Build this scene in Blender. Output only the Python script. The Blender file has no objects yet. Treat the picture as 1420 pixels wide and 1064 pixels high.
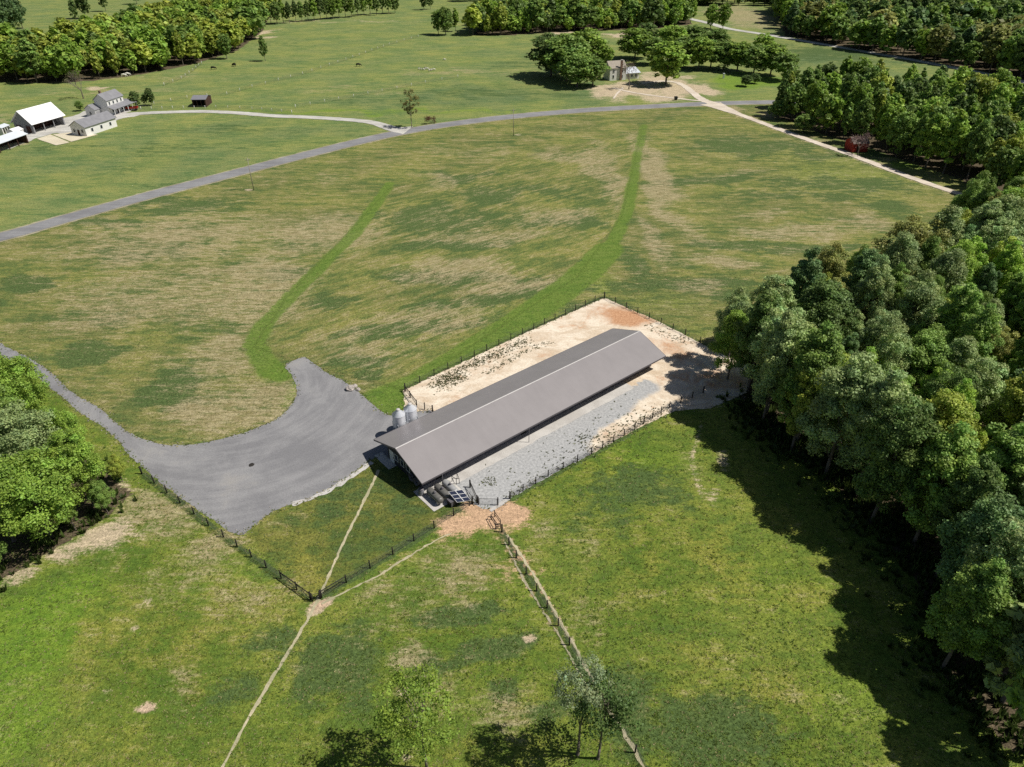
import bpy, bmesh, math, random
import numpy as np
from mathutils import Vector, Matrix

R = math.radians
random.seed(7)
S = bpy.context.scene
COL = S.collection

# ------------------------------------------------------------------ camera model (metres; camera above the origin)
CH, FPX, PIT = 69.3, 986.0, R(34.0)

def G(px, py, z=0.0):
    """ground point (height z) seen at photograph pixel px,py"""
    x = (px - 710) / FPX
    v = (py - 532) / FPX
    Y = math.cos(PIT) - v * math.sin(PIT)
    Z = -math.sin(PIT) - v * math.cos(PIT)
    t = (CH - z) / -Z
    return (x * t, Y * t)

def P(X, Y, Z=0.0):
    d = Y * math.cos(PIT) - (Z - CH) * math.sin(PIT)
    v = -(Y * math.sin(PIT) + (Z - CH) * math.cos(PIT))
    return (710 + FPX * X / d, 532 + FPX * v / d, d)

cam = bpy.data.cameras.new('camera')
cam.sensor_fit = 'HORIZONTAL'
cam.sensor_width = 36
cam.lens = 36 * FPX / 1420
cam.clip_end = 8000
cam.clip_start = 0.5
camo = bpy.data.objects.new('camera', cam)
COL.objects.link(camo)
camo.location = (0, 0, CH)
camo.rotation_euler = (R(90) - PIT, 0, 0)
S.camera = camo

# ------------------------------------------------------------------ light
ELEV, AZ = 54.5, 94.0          # azimuth clockwise from +Y
W = bpy.data.worlds.new("World")
S.world = W
W.use_nodes = True
nt = W.node_tree
bg = nt.nodes['Background']
sky = nt.nodes.new('ShaderNodeTexSky')
sky.sky_type = 'NISHITA'
sky.sun_disc = False
sky.sun_elevation = R(ELEV)
sky.sun_rotation = R(AZ)
nt.links.new(sky.outputs[0], bg.inputs[0])
bg.inputs[1].default_value = 0.05
sl = bpy.data.lights.new('sun', 'SUN')
sl.energy = 5.0
sl.angle = R(0.5)
sl.color = (1.0, 0.95, 0.87)
so = bpy.data.objects.new('sun', sl)
COL.objects.link(so)
sd = Vector((math.sin(R(AZ)) * math.cos(R(ELEV)), math.cos(R(AZ)) * math.cos(R(ELEV)), math.sin(R(ELEV))))
so.rotation_euler = sd.to_track_quat('Z', 'Y').to_euler()
so.location = sd * 300
S.view_settings.view_transform = 'Standard'
S.view_settings.look = 'None'
S.view_settings.exposure = 0.0
S.view_settings.gamma = 1.0
S.cycles.max_bounces = 5
S.cycles.diffuse_bounces = 3
S.cycles.glossy_bounces = 2
S.cycles.transmission_bounces = 3
S.cycles.use_denoising = False

# ------------------------------------------------------------------ node helper
class NT:
    def __init__(s, name, rough=0.8, spec=0.2):
        s.m = bpy.data.materials.new(name)
        s.m.use_nodes = True
        s.t = s.m.node_tree
        s.b = s.t.nodes['Principled BSDF']
        s.b.inputs['Roughness'].default_value = rough
        s.b.inputs['Specular IOR Level'].default_value = spec
    def n(s, k, **kw):
        o = s.t.nodes.new(k)
        for a, v in kw.items():
            setattr(o, a, v)
        return o
    def put(s, sock, v):
        if isinstance(v, bpy.types.NodeSocket):
            s.t.links.new(v, sock)
        elif v is not None:
            if isinstance(v, (tuple, list)) and len(v) == 3 and sock.type == 'RGBA':
                v = (*v, 1)
            sock.default_value = v
    def math(s, op, a, b=None, c=None, clamp=False):
        o = s.n('ShaderNodeMath', operation=op, use_clamp=clamp)
        s.put(o.inputs[0], a); s.put(o.inputs[1], b)
        if c is not None: s.put(o.inputs[2], c)
        return o.outputs[0]
    def pos(s):
        return s.n('ShaderNodeNewGeometry').outputs['Position']
    def objco(s):
        return s.n('ShaderNodeTexCoord').outputs['Object']
    def mapp(s, v, scale=(1, 1, 1), rot=0.0):
        o = s.n('ShaderNodeMapping')
        s.put(o.inputs['Vector'], v)
        o.inputs['Scale'].default_value = scale
        o.inputs['Rotation'].default_value = (0, 0, rot)
        return o.outputs[0]
    def noise(s, v, scale, detail=4, rough=0.6, dist=0.0):
        o = s.n('ShaderNodeTexNoise')
        s.put(o.inputs['Vector'], v)
        o.inputs['Scale'].default_value = scale
        o.inputs['Detail'].default_value = detail
        o.inputs['Roughness'].default_value = rough
        o.inputs['Distortion'].default_value = dist
        return o.outputs[0]
    def ss(s, v, lo, hi, a=0.0, b=1.0):
        o = s.n('ShaderNodeMapRange', interpolation_type='SMOOTHSTEP')
        s.put(o.inputs['Value'], v)
        o.inputs['From Min'].default_value = lo; o.inputs['From Max'].default_value = hi
        o.inputs['To Min'].default_value = a; o.inputs['To Max'].default_value = b
        return o.outputs[0]
    def mix(s, f, a, b, bt='MIX'):
        o = s.n('ShaderNodeMix', data_type='RGBA', blend_type=bt)
        s.put(o.inputs['Factor'], f); s.put(o.inputs['A'], a) if False else None
        s.put(o.inputs[6], a); s.put(o.inputs[7], b)
        return o.outputs[2]
    def scale(s, c, f):
        o = s.n('ShaderNodeVectorMath', operation='SCALE')
        s.put(o.inputs[0], c); s.put(o.inputs['Scale'], f)
        return o.outputs[0]
    def attr(s, name):
        return s.n('ShaderNodeAttribute', attribute_name=name)
    def sep(s, v):
        o = s.n('ShaderNodeSeparateXYZ'); s.put(o.inputs[0], v); return o.outputs
    def bump(s, h, strength=0.5, dist=0.1):
        o = s.n('ShaderNodeBump')
        s.put(o.inputs['Height'], h)
        o.inputs['Strength'].default_value = strength; o.inputs['Distance'].default_value = dist
        s.t.links.new(o.outputs[0], s.b.inputs['Normal'])
    def out(s, col):
        s.put(s.b.inputs['Base Color'], col)
        return s.m

def plain(name, col, rough=0.7, spec=0.3, var=0.25, sc=1.5, metal=0.0):
    k = NT(name, rough, spec)
    n = k.noise(k.objco(), sc, 5, 0.65)
    k.b.inputs['Metallic'].default_value = metal
    return k.out(k.scale((*col,), k.ss(n, 0.25, 0.75, 1 - var, 1 + var)))

# ------------------------------------------------------------------ mesh helpers
class MB:
    def __init__(s):
        s.v = []; s.f = []; s.sm = []
    def add(s, vs, fs, smooth=False):
        b = len(s.v)
        s.v += [tuple(q) for q in vs]
        s.f += [tuple(b + i for i in f) for f in fs]
        s.sm += [smooth] * len(fs)
        return s
    def box(s, x0, x1, y0, y1, z0, z1):
        return s.add([(x0, y0, z0), (x1, y0, z0), (x1, y1, z0), (x0, y1, z0), (x0, y0, z1), (x1, y0, z1), (x1, y1, z1), (x0, y1, z1)],
                     [(3, 2, 1, 0), (4, 5, 6, 7), (0, 1, 5, 4), (1, 2, 6, 5), (2, 3, 7, 6), (3, 0, 4, 7)])
    def slab(s, q, t):
        """a plate: quad/polygon q (list of 3d points, counter-clockwise from above), thickened by t along its normal downwards"""
        a = [Vector(p) for p in q]
        n = (a[1] - a[0]).cross(a[2] - a[0]).normalized()
        m = len(a)
        lo = [p - n * t for p in a]
        fs = [tuple(range(m)), tuple(m + i for i in reversed(range(m)))]
        fs += [(i, m + i, m + (i + 1) % m, (i + 1) % m) for i in range(m)]
        return s.add(a + lo, fs)
    def tube(s, p0, p1, r0, r1=None, n=8, caps=True, smooth=True):
        r1 = r0 if r1 is None else r1
        p0, p1 = Vector(p0), Vector(p1)
        d = (p1 - p0).normalized()
        u = d.orthogonal().normalized(); w = d.cross(u)
        vs = []
        for p, r in ((p0, r0), (p1, r1)):
            for i in range(n):
                a = 2 * math.pi * i / n
                vs.append(p + (u * math.cos(a) + w * math.sin(a)) * r)
        fs = [(i, (i + 1) % n, n + (i + 1) % n, n + i) for i in range(n)]
        s.add(vs, fs, smooth)
        if caps:
            b = len(s.v) - 2 * n
            s.f += [tuple(b + i for i in reversed(range(n))), tuple(b + n + i for i in range(n))]
            s.sm += [False, False]
        return s
    def lathe(s, prof, n=24, c=(0, 0, 0), axis=None):
        """prof: list of (r, z)"""
        vs = []
        M = Matrix.Identity(3) if axis is None else Vector((0, 0, 1)).rotation_difference(Vector(axis)).to_matrix()
        for r, z in prof:
            for i in range(n):
                a = 2 * math.pi * i / n
                vs.append(M @ Vector((r * math.cos(a), r * math.sin(a), z)) + Vector(c))
        fs = []
        for k in range(len(prof) - 1):
            for i in range(n):
                j = (i + 1) % n
                fs.append((k * n + i, k * n + j, (k + 1) * n + j, (k + 1) * n + i))
        return s.add(vs, fs, True)
    def obj(s, name, mat, parent=None, loc=None, rz=0.0):
        me = bpy.data.meshes.new(name)
        me.from_pydata(s.v, [], s.f)
        me.polygons.foreach_set('use_smooth', s.sm)
        me.materials.append(mat)
        o = bpy.data.objects.new(name, me)
        COL.objects.link(o)
        if parent: o.parent = parent
        if loc: o.location = loc
        o.rotation_euler.z = rz
        return o

def tag(o, label=None, cat=None, group=None, kind=None):
    if label: o['label'] = label
    if cat: o['category'] = cat
    if group: o['group'] = group
    if kind: o['kind'] = kind
    return o

def thing(name, label, cat, loc=(0, 0, 0), rz=0.0, group=None):
    o = bpy.data.objects.new(name, None)
    COL.objects.link(o)
    o.empty_display_size = 0.3
    o.location = loc
    o.rotation_euler = (0, 0, rz)
    return tag(o, label, cat, group)

def np_mesh(name, V, F4, mats, smooth=False, colors=None, mi=None):
    """fast quad mesh from numpy arrays"""
    me = bpy.data.meshes.new(name)
    n, m = len(V), len(F4)
    k = F4.shape[1]
    me.vertices.add(n)
    me.vertices.foreach_set('co', V.astype(np.float32).ravel())
    me.loops.add(m * k)
    me.loops.foreach_set('vertex_index', F4.astype(np.int32).ravel())
    me.polygons.add(m)
    me.polygons.foreach_set('loop_start', np.arange(0, m * k, k, dtype=np.int32))
    me.polygons.foreach_set('loop_total', np.full(m, k, dtype=np.int32))
    if smooth: me.polygons.foreach_set('use_smooth', np.ones(m, dtype=bool))
    for mt in mats: me.materials.append(mt)
    if mi is not None: me.polygons.foreach_set('material_index', mi.astype(np.int32))
    me.update(calc_edges=True)
    if colors:
        for cn, cv in colors.items():
            a = me.color_attributes.new(cn, 'FLOAT_COLOR', 'POINT')
            c4 = np.ones((n, 4), dtype=np.float32); c4[:, :3] = cv
            a.data.foreach_set('color', c4.ravel())
    return me

def inpoly(X, Y, poly):
    res = np.zeros(X.shape, dtype=bool)
    n = len(poly)
    for i in range(n):
        x0, y0 = poly[i]; x1, y1 = poly[(i + 1) % n]
        if y0 == y1: continue
        c = ((y0 > Y) != (y1 > Y)) & (X < (x1 - x0) * (Y - y0) / (y1 - y0) + x0)
        res ^= c
    return res

def seg_dist(X, Y, pts):
    d = np.full(X.shape, 1e9)
    for (x0, y0), (x1, y1) in zip(pts[:-1], pts[1:]):
        dx, dy = x1 - x0, y1 - y0
        t = np.clip(((X - x0) * dx + (Y - y0) * dy) / (dx * dx + dy * dy + 1e-9), 0, 1)
        d = np.minimum(d, np.hypot(X - x0 - t * dx, Y - y0 - t * dy))
    return d

def catmull(pts, step=1.0, closed=False):
    pts = [Vector((p[0], p[1])) for p in pts]
    n = len(pts); out = []
    for i in range(n if closed else n - 1):
        if closed:
            a, b, c, d = pts[i - 1], pts[i], pts[(i + 1) % n], pts[(i + 2) % n]
        else:
            a, b, c, d = pts[max(i - 1, 0)], pts[i], pts[i + 1], pts[min(i + 2, n - 1)]
        k = max(1, int((c - b).length / step))
        for j in range(k):
            t = j / k
            out.append(0.5 * ((2 * b) + (c - a) * t + (2 * a - 5 * b + 4 * c - d) * t * t + (3 * b - a - 3 * c + d) * t ** 3))
    if not closed: out.append(pts[-1])
    return [(p.x, p.y) for p in out]

from mathutils import noise as mnoise
def jitter(x, y, sc, seed=0.0):
    return mnoise.fractal(Vector((x * sc + seed, y * sc, seed)), 0.9, 2.1, 4)

SHEETS = []
def sheet(name, pxpts, mat, z, step=0.5, jit=0.3, jsc=0.8, smooth=True, world=False):
    w = list(pxpts) if world else [G(*p) for p in pxpts]
    w = catmull(w, step, True) if smooth else w
    if not smooth:
        q = []
        for i in range(len(w)):
            a, b = Vector(w[i]), Vector(w[(i + 1) % len(w)])
            k = max(1, int((b - a).length / step))
            q += [tuple(a.lerp(b, j / k)) for j in range(k)]
        w = q
    r = []
    for x, y in w:
        r.append((x + jit * jitter(x, y, jsc, 3.1), y + jit * jitter(x, y, jsc, 11.7)))
    SHEETS.append((name, r))
    m = MB()
    a = sum(r[i][0] * r[(i + 1) % len(r)][1] - r[(i + 1) % len(r)][0] * r[i][1] for i in range(len(r)))
    if a < 0: r = r[::-1]
    m.add([(x, y, z) for x, y in r], [tuple(range(len(r)))])
    o = m.obj(name, mat)
    return tag(o, kind='structure')

def ribbon(name, pxpts, width, mat, z, step=1.0, jit=0.2, jsc=0.6, kind='structure', world=False, taper=None):
    c = catmull(pxpts if world else [G(*p) for p in pxpts], step)
    L, Rr = [], []
    n = len(c)
    for i, (x, y) in enumerate(c):
        a = Vector(c[max(i - 1, 0)]); b = Vector(c[min(i + 1, n - 1)])
        d = (b - a).normalized(); nn = Vector((-d.y, d.x))
        wd = width * (1 if taper is None else np.interp(i / (n - 1), [t[0] for t in taper], [t[1] for t in taper]))
        wl = wd / 2 + jit * jitter(x, y, jsc, 1.3); wr = wd / 2 + jit * jitter(x, y, jsc, 8.3)
        L.append((x + nn.x * wl, y + nn.y * wl)); Rr.append((x - nn.x * wr, y - nn.y * wr))
    SHEETS.append((name, L + Rr[::-1]))
    m = MB()
    m.add([(x, y, z) for x, y in L] + [(x, y, z) for x, y in Rr], [(n + i, n + i + 1, i + 1, i) for i in range(n - 1)])
    o = m.obj(name, mat)
    return tag(o, kind=kind) if kind else o

# ------------------------------------------------------------------ line work in photograph pixels
ROAD = [(-120, 353), (0, 329), (100, 301), (200, 273), (300, 247), (400, 221), (500, 196), (560, 183), (620, 173), (700, 163), (800, 154), (900, 148), (985, 144), (1065, 142), (1200, 141)]
FARMDRIVE = [(566, 181), (545, 179), (520, 171), (490, 167), (430, 163), (380, 161), (330, 157), (280, 155), (230, 156), (190, 158), (150, 161)]
RDRIVE = [(985, 144), (1012, 154), (1060, 172), (1120, 194), (1180, 215), (1240, 238), (1290, 256), (1345, 274)]
PAD = [(396, 506), (420, 496), (432, 501), (452, 516), (480, 531), (506, 551), (528, 570), (545, 577), (565, 572), (582, 571), (600, 572), (575, 600), (560, 640), (523, 634), (480, 664), (430, 691), (385, 706), (358, 724), (338, 741), (322, 740),
       (280, 711), (230, 676), (200, 650), (177, 629), (165, 612), (140, 590), (110, 572), (93, 556), (60, 530), (30, 510), (-30, 473), (-30, 462), (15, 484), (60, 508), (100, 544), (140, 568), (175, 597), (200, 609), (225, 616), (262, 617), (310, 608), (350, 596), (386, 579), (405, 560), (412, 541), (405, 522)]
YARD = [(560, 541), (700, 475), (838, 413), (915, 447), (985, 483), (1040, 510), (1035, 545), (985, 566), (935, 570), (880, 596), (820, 630), (760, 661), (706, 694), (690, 705), (668, 706), (650, 694), (615, 668), (590, 640), (560, 575)]
DIRTAPRON = [(655, 700), (690, 705), (712, 697), (722, 712), (712, 738), (704, 757), (690, 760), (668, 748), (640, 748), (622, 735), (600, 748), (590, 744), (628, 716)]
SWALE1 = [(540, 255), (520, 285), (490, 325), (455, 360), (420, 395), (390, 425), (366, 450), (352, 480), (372, 515)]
SWALE2 = [(893, 174), (884, 215), (876, 262), (868, 300), (845, 345), (805, 385), (740, 432), (660, 485), (590, 530), (520, 560)]

# ------------------------------------------------------------------ ground sheet with painted masks of what grows where
def steps(lo, hi, f):
    r = [lo]
    while r[-1] < hi: r.append(r[-1] + f(r[-1]))
    return np.array(r)
xs = steps(0, 2600, lambda x: max(0.62, 0.62 * (x / 105) ** 1.6))
xs = np.concatenate([-xs[:0:-1], xs])
ys = steps(18, 4200, lambda y: max(0.55, 0.55 * (y / 150) ** 1.7))
ys = np.concatenate([[-600, -200, -60, -20, 0, 10], ys])
GX, GY = np.meshgrid(xs, ys)
road_w = np.array([G(*p) for p in ROAD])
ry = np.interp(GX, road_w[:, 0], road_w[:, 1])
meadow = np.clip((GY - ry) / 3 + 0.5, 0, 1)
pl = np.array([G(*p) for p in [(-300, 380), (5, 485), (178, 625), (335, 742), (430, 700), (520, 640), (560, 541), (838, 413), (985, 482), (1100, 440), (1290, 330)]])
o_ = np.argsort(pl[:, 0]); 
py_ = np.interp(GX, pl[o_, 0], pl[o_, 1])
pasture = np.clip((py_ - GY) / 2 + 0.5, 0, 1) * (1 - meadow)
field = np.clip(1 - meadow - pasture, 0, 1)

def ell(px, py, rx, ry_, rot=0.0, warp=1.0):
    c = G(px, py)
    wx = abs(G(px + rx, py)[0] - c[0]); wy = abs(G(px, py - ry_)[1] - G(px, py + ry_)[1]) / 2
    dx, dy = GX + WX_ * min(1, wx / 9) - c[0], GY + WY_ * min(1, wy / 7) - c[1]
    if rot:
        a = R(rot); dx, dy = dx * math.cos(a) + dy * math.sin(a), -dx * math.sin(a) + dy * math.cos(a)
    return np.exp(-((dx / wx) ** 2 + (dy / wy) ** 2) ** 1.3)
def line(pts, hw, soft=1.0):
    d = seg_dist(GX, GY, [G(*p) for p in pts])
    return np.clip((hw - d) / soft + 0.5, 0, 1)

_rw = np.random.default_rng(4)
def wavy(sc, n=9):
    o = np.zeros_like(GX)
    for _ in range(n):
        a = _rw.uniform(0, 6.28); kf = 2 * math.pi / (sc * _rw.uniform(.5, 1.8)); o += np.sin((GX * math.cos(a) + GY * math.sin(a)) * kf + _rw.uniform(0, 6.28))
    return o / math.sqrt(n)
_far = np.clip(GY / 110, .55, 3.0)
WX_, WY_ = wavy(26) * 2.6 * _far + wavy(9) * 1.1, wavy(22) * 1.8 * _far + wavy(8) * .9
Z0 = np.zeros_like(GX)
tan, dark, lush, bare = Z0.copy(), Z0.copy(), Z0.copy(), Z0.copy()
def acc(ch, lst):
    for a in lst:
        v = ell(*a[:4], *(a[5:6])) * a[4]
        np.maximum(ch, v, out=ch) if v.max() > 0 else None
tan += field * 0.33 + pasture * .20
dark += field * .17
acc(tan, [(640, 790, 110, 60, .62), (560, 840, 60, 40, .6), (690, 1000, 60, 60, .7), (590, 960, 60, 50, .6), (520, 860, 50, 40, .5), (300, 800, 130, 60, .5)])
acc(tan, [(240, 330, 190, 55, .75), (440, 325, 100, 45, .8), (230, 410, 220, 60, .72), (350, 400, 110, 80, .85), (300, 490, 90, 60, .75), (330, 560, 90, 50, .85), (100, 350, 80, 30, .5),
          (700, 330, 140, 18, .75), (640, 375, 130, 22, .75), (760, 300, 100, 15, .7), (830, 235, 40, 60, .8), (720, 395, 110, 18, .8, 10), (610, 440, 130, 25, .7, 15), (800, 215, 90, 14, .7), (520, 480, 100, 40, .66),
          (918, 250, 26, 85, .95), (905, 330, 20, 50, .8), (1090, 322, 110, 14, .85), (1190, 310, 60, 14, .75), (1000, 365, 110, 14, .8), (960, 400, 60, 14, .7), (1020, 240, 90, 10, .6), (1050, 295, 90, 8, .6), (600, 250, 60, 16, .7), (450, 250, 80, 16, .55), (640, 210, 100, 14, .5),
          (590, 790, 70, 26, .55), (570, 912, 42, 26, .85), (540, 820, 60, 30, .62), (690, 1000, 60, 40, .75), (330, 830, 90, 50, .55), (400, 810, 50, 30, .7), (240, 700, 90, 50, .85), (300, 760, 60, 40, .72), (255, 960, 40, 90, .62, 20), (130, 760, 90, 60, .5), (960, 650, 30, 40, .45), (1000, 900, 60, 60, .3), (820, 860, 40, 50, .45), (760, 740, 50, 26, .5), (425, 725, 60, 25, .5), (800, 770, 40, 60, .4),
          (40, 165, 110, 10, .6), (150, 128, 160, 6, .45), (640, 100, 120, 6, .5), (500, 125, 120, 5, .45), (1035, 22, 60, 22, .9), (900, 120, 90, 16, .7), (1060, 158, 30, 8, .9), (1130, 190, 30, 8, .7), (1230, 225, 60, 8, .6), (180, 108, 150, 5, .5), (820, 50, 120, 6, .6), (330, 28, 60, 8, .5)])
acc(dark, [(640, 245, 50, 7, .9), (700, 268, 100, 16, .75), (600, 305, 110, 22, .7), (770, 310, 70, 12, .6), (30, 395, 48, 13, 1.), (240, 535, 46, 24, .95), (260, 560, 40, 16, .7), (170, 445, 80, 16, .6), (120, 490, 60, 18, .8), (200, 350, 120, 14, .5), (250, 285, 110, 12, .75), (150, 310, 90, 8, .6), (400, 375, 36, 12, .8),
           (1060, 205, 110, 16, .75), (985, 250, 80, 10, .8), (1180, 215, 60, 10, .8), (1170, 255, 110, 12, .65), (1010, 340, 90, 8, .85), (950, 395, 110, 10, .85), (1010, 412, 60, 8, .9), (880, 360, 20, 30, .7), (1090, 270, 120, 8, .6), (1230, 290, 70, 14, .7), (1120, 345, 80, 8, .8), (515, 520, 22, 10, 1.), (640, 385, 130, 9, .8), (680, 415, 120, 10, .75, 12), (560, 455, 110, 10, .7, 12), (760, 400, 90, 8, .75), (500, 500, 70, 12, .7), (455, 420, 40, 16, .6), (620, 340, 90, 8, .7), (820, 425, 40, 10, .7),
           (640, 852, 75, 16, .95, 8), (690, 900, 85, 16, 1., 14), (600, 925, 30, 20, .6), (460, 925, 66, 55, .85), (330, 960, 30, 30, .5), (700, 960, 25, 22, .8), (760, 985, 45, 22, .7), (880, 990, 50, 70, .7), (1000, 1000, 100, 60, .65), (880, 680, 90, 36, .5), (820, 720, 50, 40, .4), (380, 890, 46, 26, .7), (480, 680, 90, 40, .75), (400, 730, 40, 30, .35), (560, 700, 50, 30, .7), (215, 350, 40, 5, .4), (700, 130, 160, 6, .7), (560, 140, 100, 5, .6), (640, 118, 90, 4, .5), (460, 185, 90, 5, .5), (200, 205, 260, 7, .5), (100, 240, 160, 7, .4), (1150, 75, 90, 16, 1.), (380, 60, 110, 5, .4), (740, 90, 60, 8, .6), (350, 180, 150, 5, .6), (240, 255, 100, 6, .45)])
acc(lush, [(385, 515, 26, 16, .7), (402, 545, 10, 30, .8), (760, 440, 110, 22, .5, 25), (900, 420, 100, 20, .42), (960, 455, 60, 16, .42), (840, 395, 40, 16, .5), (540, 550, 30, 18, .9), (300, 520, 100, 60, .25), (1180, 240, 150, 40, .42), (1090, 215, 140, 40, .3), (1230, 290, 70, 30, .4), (700, 430, 90, 14, .4), (250, 470, 120, 40, .25),
           (40, 880, 110, 110, 1.), (20, 1000, 100, 90, .9), (130, 830, 90, 60, .5), (330, 815, 100, 50, .6), (880, 640, 120, 40, .55), (1080, 800, 120, 120, .45), (990, 850, 100, 100, .4), (1180, 960, 80, 90, .5), (760, 830, 60, 60, .4), (640, 980, 70, 40, .4), (150, 1010, 90, 60, .4), (1040, 112, 60, 14, .8), (500, 155, 300, 4, .6), (300, 145, 120, 5, .4), (170, 760, 60, 40, .3), (400, 980, 60, 50, .4), (1270, 232, 60, 8, .8)])
acc(bare, [(735, 886, 13, 7, .95), (203, 982, 18, 11, .95), (206, 833, 8, 6, .8), (188, 871, 9, 6, .7), (150, 958, 12, 8, .7), (560, 960, 16, 10, .7), (352, 264, 9, 2, .95), (712, 189, 10, 3, .7), (990, 690, 14, 24, .55, -20), (1010, 640, 14, 20, .6), (600, 800, 20, 10, .5), (660, 845, 14, 10, .6), (750, 792, 10, 6, .6), (920, 820, 7, 5, .6), (560, 1050, 14, 10, .6), (140, 745, 60, 26, .85, 30), (85, 765, 46, 20, .8, 20), (20, 800, 30, 20, .75, 20), (165, 680, 24, 30, .8), (360, 48, 14, 10, .9), (480, 30, 160, 3, .5), (760, 44, 60, 3, .9), (860, 48, 50, 3, .9), (875, 128, 90, 14, .95), (950, 125, 46, 12, .95), (910, 110, 50, 12, .9), (840, 132, 50, 8, .8), (140, 122, 12, 3, .9), (260, 113, 40, 3, .4), (40, 198, 30, 4, .6), (975, 128, 40, 8, .7)])
fl = [(195, 660), (320, 752), (437, 836)]
bare = np.maximum(bare, line([(385, 795), (437, 838), (455, 838), (520, 800), (600, 752), (655, 705)], 0.35, 1.2) * .62)
bare = np.maximum(bare, line([(436, 845), (452, 832)], 1.1, 1.0) * .95)
bare = np.maximum(bare, line([(706, 747), (732, 785), (770, 850), (804, 910), (839, 975), (900, 1080)], 0.30, 0.5) * .95)
bare = np.maximum(bare, line([(700, 757), (728, 808), (755, 850), (774, 880), (797, 922), (827, 975), (850, 1010)], 0.22, 0.5) * .8)
bare = np.maximum(bare, line([(560, 800), (590, 780), (625, 775), (640, 800), (610, 830), (570, 850)], .2, .6) * .5)
bare = np.maximum(bare, line([(130, 800), (230, 770), (330, 765), (400, 800)], .15, .5) * .45)
bare = np.maximum(bare, line([(640, 770), (660, 830), (700, 870), (735, 886)], .15, .6) * .5)
bare = np.maximum(bare, line([(975, 690), (1000, 760), (990, 860), (1030, 960)], .15, .7) * .42)
bare = np.maximum(bare, line([(972, 590), (958, 640), (975, 690)], 0.5, 1.6) * .8)
bare = np.maximum(bare, line(ROAD, 4.2, 1.5) * .5)
bare = np.maximum(bare, line(RDRIVE, 3.2, 1.5) * .5)
bare = np.maximum(bare, line([(195, 655), (300, 735), (385, 800)], 1.2, 1.2) * .35)
# floor of the woods: leaf litter, also painting in darker shading under the far woods
WOOD_E = [(36.5, 108), (38, 98), (38.6, 92), (41.2, 86), (44.5, 81), (47, 74.5), (48.5, 68), (50, 61), (49, 53), (46.5, 46), (49, 38), (75, 25), (160, 25), (230, 120), (230, 190), (150, 175), (125, 172), (108, 164), (98, 150), (84, 138), (70, 131), (55, 120), (42, 113)]
WOOD_NE = [G(*p) for p in [(1078, 163), (1108, 172), (1150, 190), (1200, 203), (1250, 222), (1330, 248), (1385, 285), (1500, 340), (1620, 260), (1470, 165), (1330, 152), (1200, 148), (1130, 145), (1080, 150)]]
WOOD_NW = [G(*p) for p in [(-60, 120), (0, 114), (60, 116), (130, 112), (200, 103), (270, 89), (330, 70), (364, 44), (374, 22), (380, -6), (300, 22), (230, 40), (160, 58), (115, 70), (60, 88), (0, 84), (-60, 90)]]
WOOD_N = [G(*p) for p in [(655, 49), (700, 50), (735, 47), (790, 44), (850, 42), (910, 40), (960, 34), (950, 12), (860, 6), (760, 8), (690, 12)]]
WOOD_FAR = [G(*p) for p in [(1089, 50), (1140, 60), (1200, 71), (1280, 84), (1360, 99), (1440, 115), (1520, 100), (1560, 30), (1440, -24), (1080, -26), (1075, 10)]]
WOOD_TOP = [G(*p) for p in [(640, 2), (760, 4), (860, 3), (960, 8), (1010, 9), (1075, 8), (1085, -26), (860, -40), (640, -40)]]
WOOD_W = [G(*p) for p in [(-60, 600), (0, 560), (50, 575), (110, 625), (150, 655), (182, 686), (150, 715), (110, 742), (60, 770), (10, 800), (-50, 815)]]
litter = Z0.copy()
for wp in (WOOD_E, WOOD_NE, WOOD_W, WOOD_NW, WOOD_N, WOOD_FAR):
    m_ = inpoly(GX, GY, wp).astype(float)
    np.maximum(litter, m_, out=litter)
base = (field[..., None] * np.array([.168, .192, .070]) + meadow[..., None] * np.array([.185, .245, .098]) + pasture[..., None] * np.array([.142, .208, .036]))
# bluish cereal in the fields across the road
blue = np.maximum.reduce([ell(700, 130, 130, 16) * .8, ell(600, 140, 120, 12) * .7, ell(1150, 78, 80, 18), ell(180, 225, 220, 26) * .35, ell(330, 185, 160, 12) * .5, ell(760, 85, 60, 22) * .6])
base = base * (1 - blue[..., None]) + blue[..., None] * np.array([.105, .172, .085])
for fp in ([(197, 657), (250, 698), (310, 745), (412, 818), (431, 832)], [(446, 829), (545, 769), (655, 699)], [(696, 738), (716, 774), (744, 820), (774, 868), (806, 923), (845, 978), (900, 1080)], [(562, 539), (640, 501), (740, 455), (838, 411)], [(838, 412), (900, 440), (950, 463), (992, 485)], [(707, 694), (760, 663), (820, 632), (880, 598), (928, 568)]):
    fl_ = line(fp, .35, .6); dark = np.maximum(dark, fl_ * .85); bare *= 1 - .7 * fl_; tan *= 1 - .6 * fl_  # strip under the fences: long grass, with the fence shadow painted in
lawn = np.clip(inpoly(GX, GY, [G(*q) for q in [(338, 745), (385, 708), (430, 693), (520, 640), (545, 640), (600, 690), (640, 702), (545, 767), (446, 828), (425, 822)]]).astype(float), 0, 1)
tan *= 1 - .75 * lawn; lush *= 1 - lawn; dark = dark * (1 - .5 * lawn) + .12 * lawn; bare *= 1 - .9 * lawn
acc(tan, [(390, 725, 40, 18, .45), (425, 795, 16, 24, .4)])
dark *= 1 - .45 * meadow
base = base * (1 - lawn[..., None]) + lawn[..., None] * np.array([.118, .150, .040])
V = np.stack([GX.ravel(), GY.ravel(), np.zeros(GX.size)], 1)
ny, nx = GX.shape
I = np.arange(ny * nx).reshape(ny, nx)
F4 = np.stack([I[:-1, :-1].ravel(), I[:-1, 1:].ravel(), I[1:, 1:].ravel(), I[1:, :-1].ravel()], 1)

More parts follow.
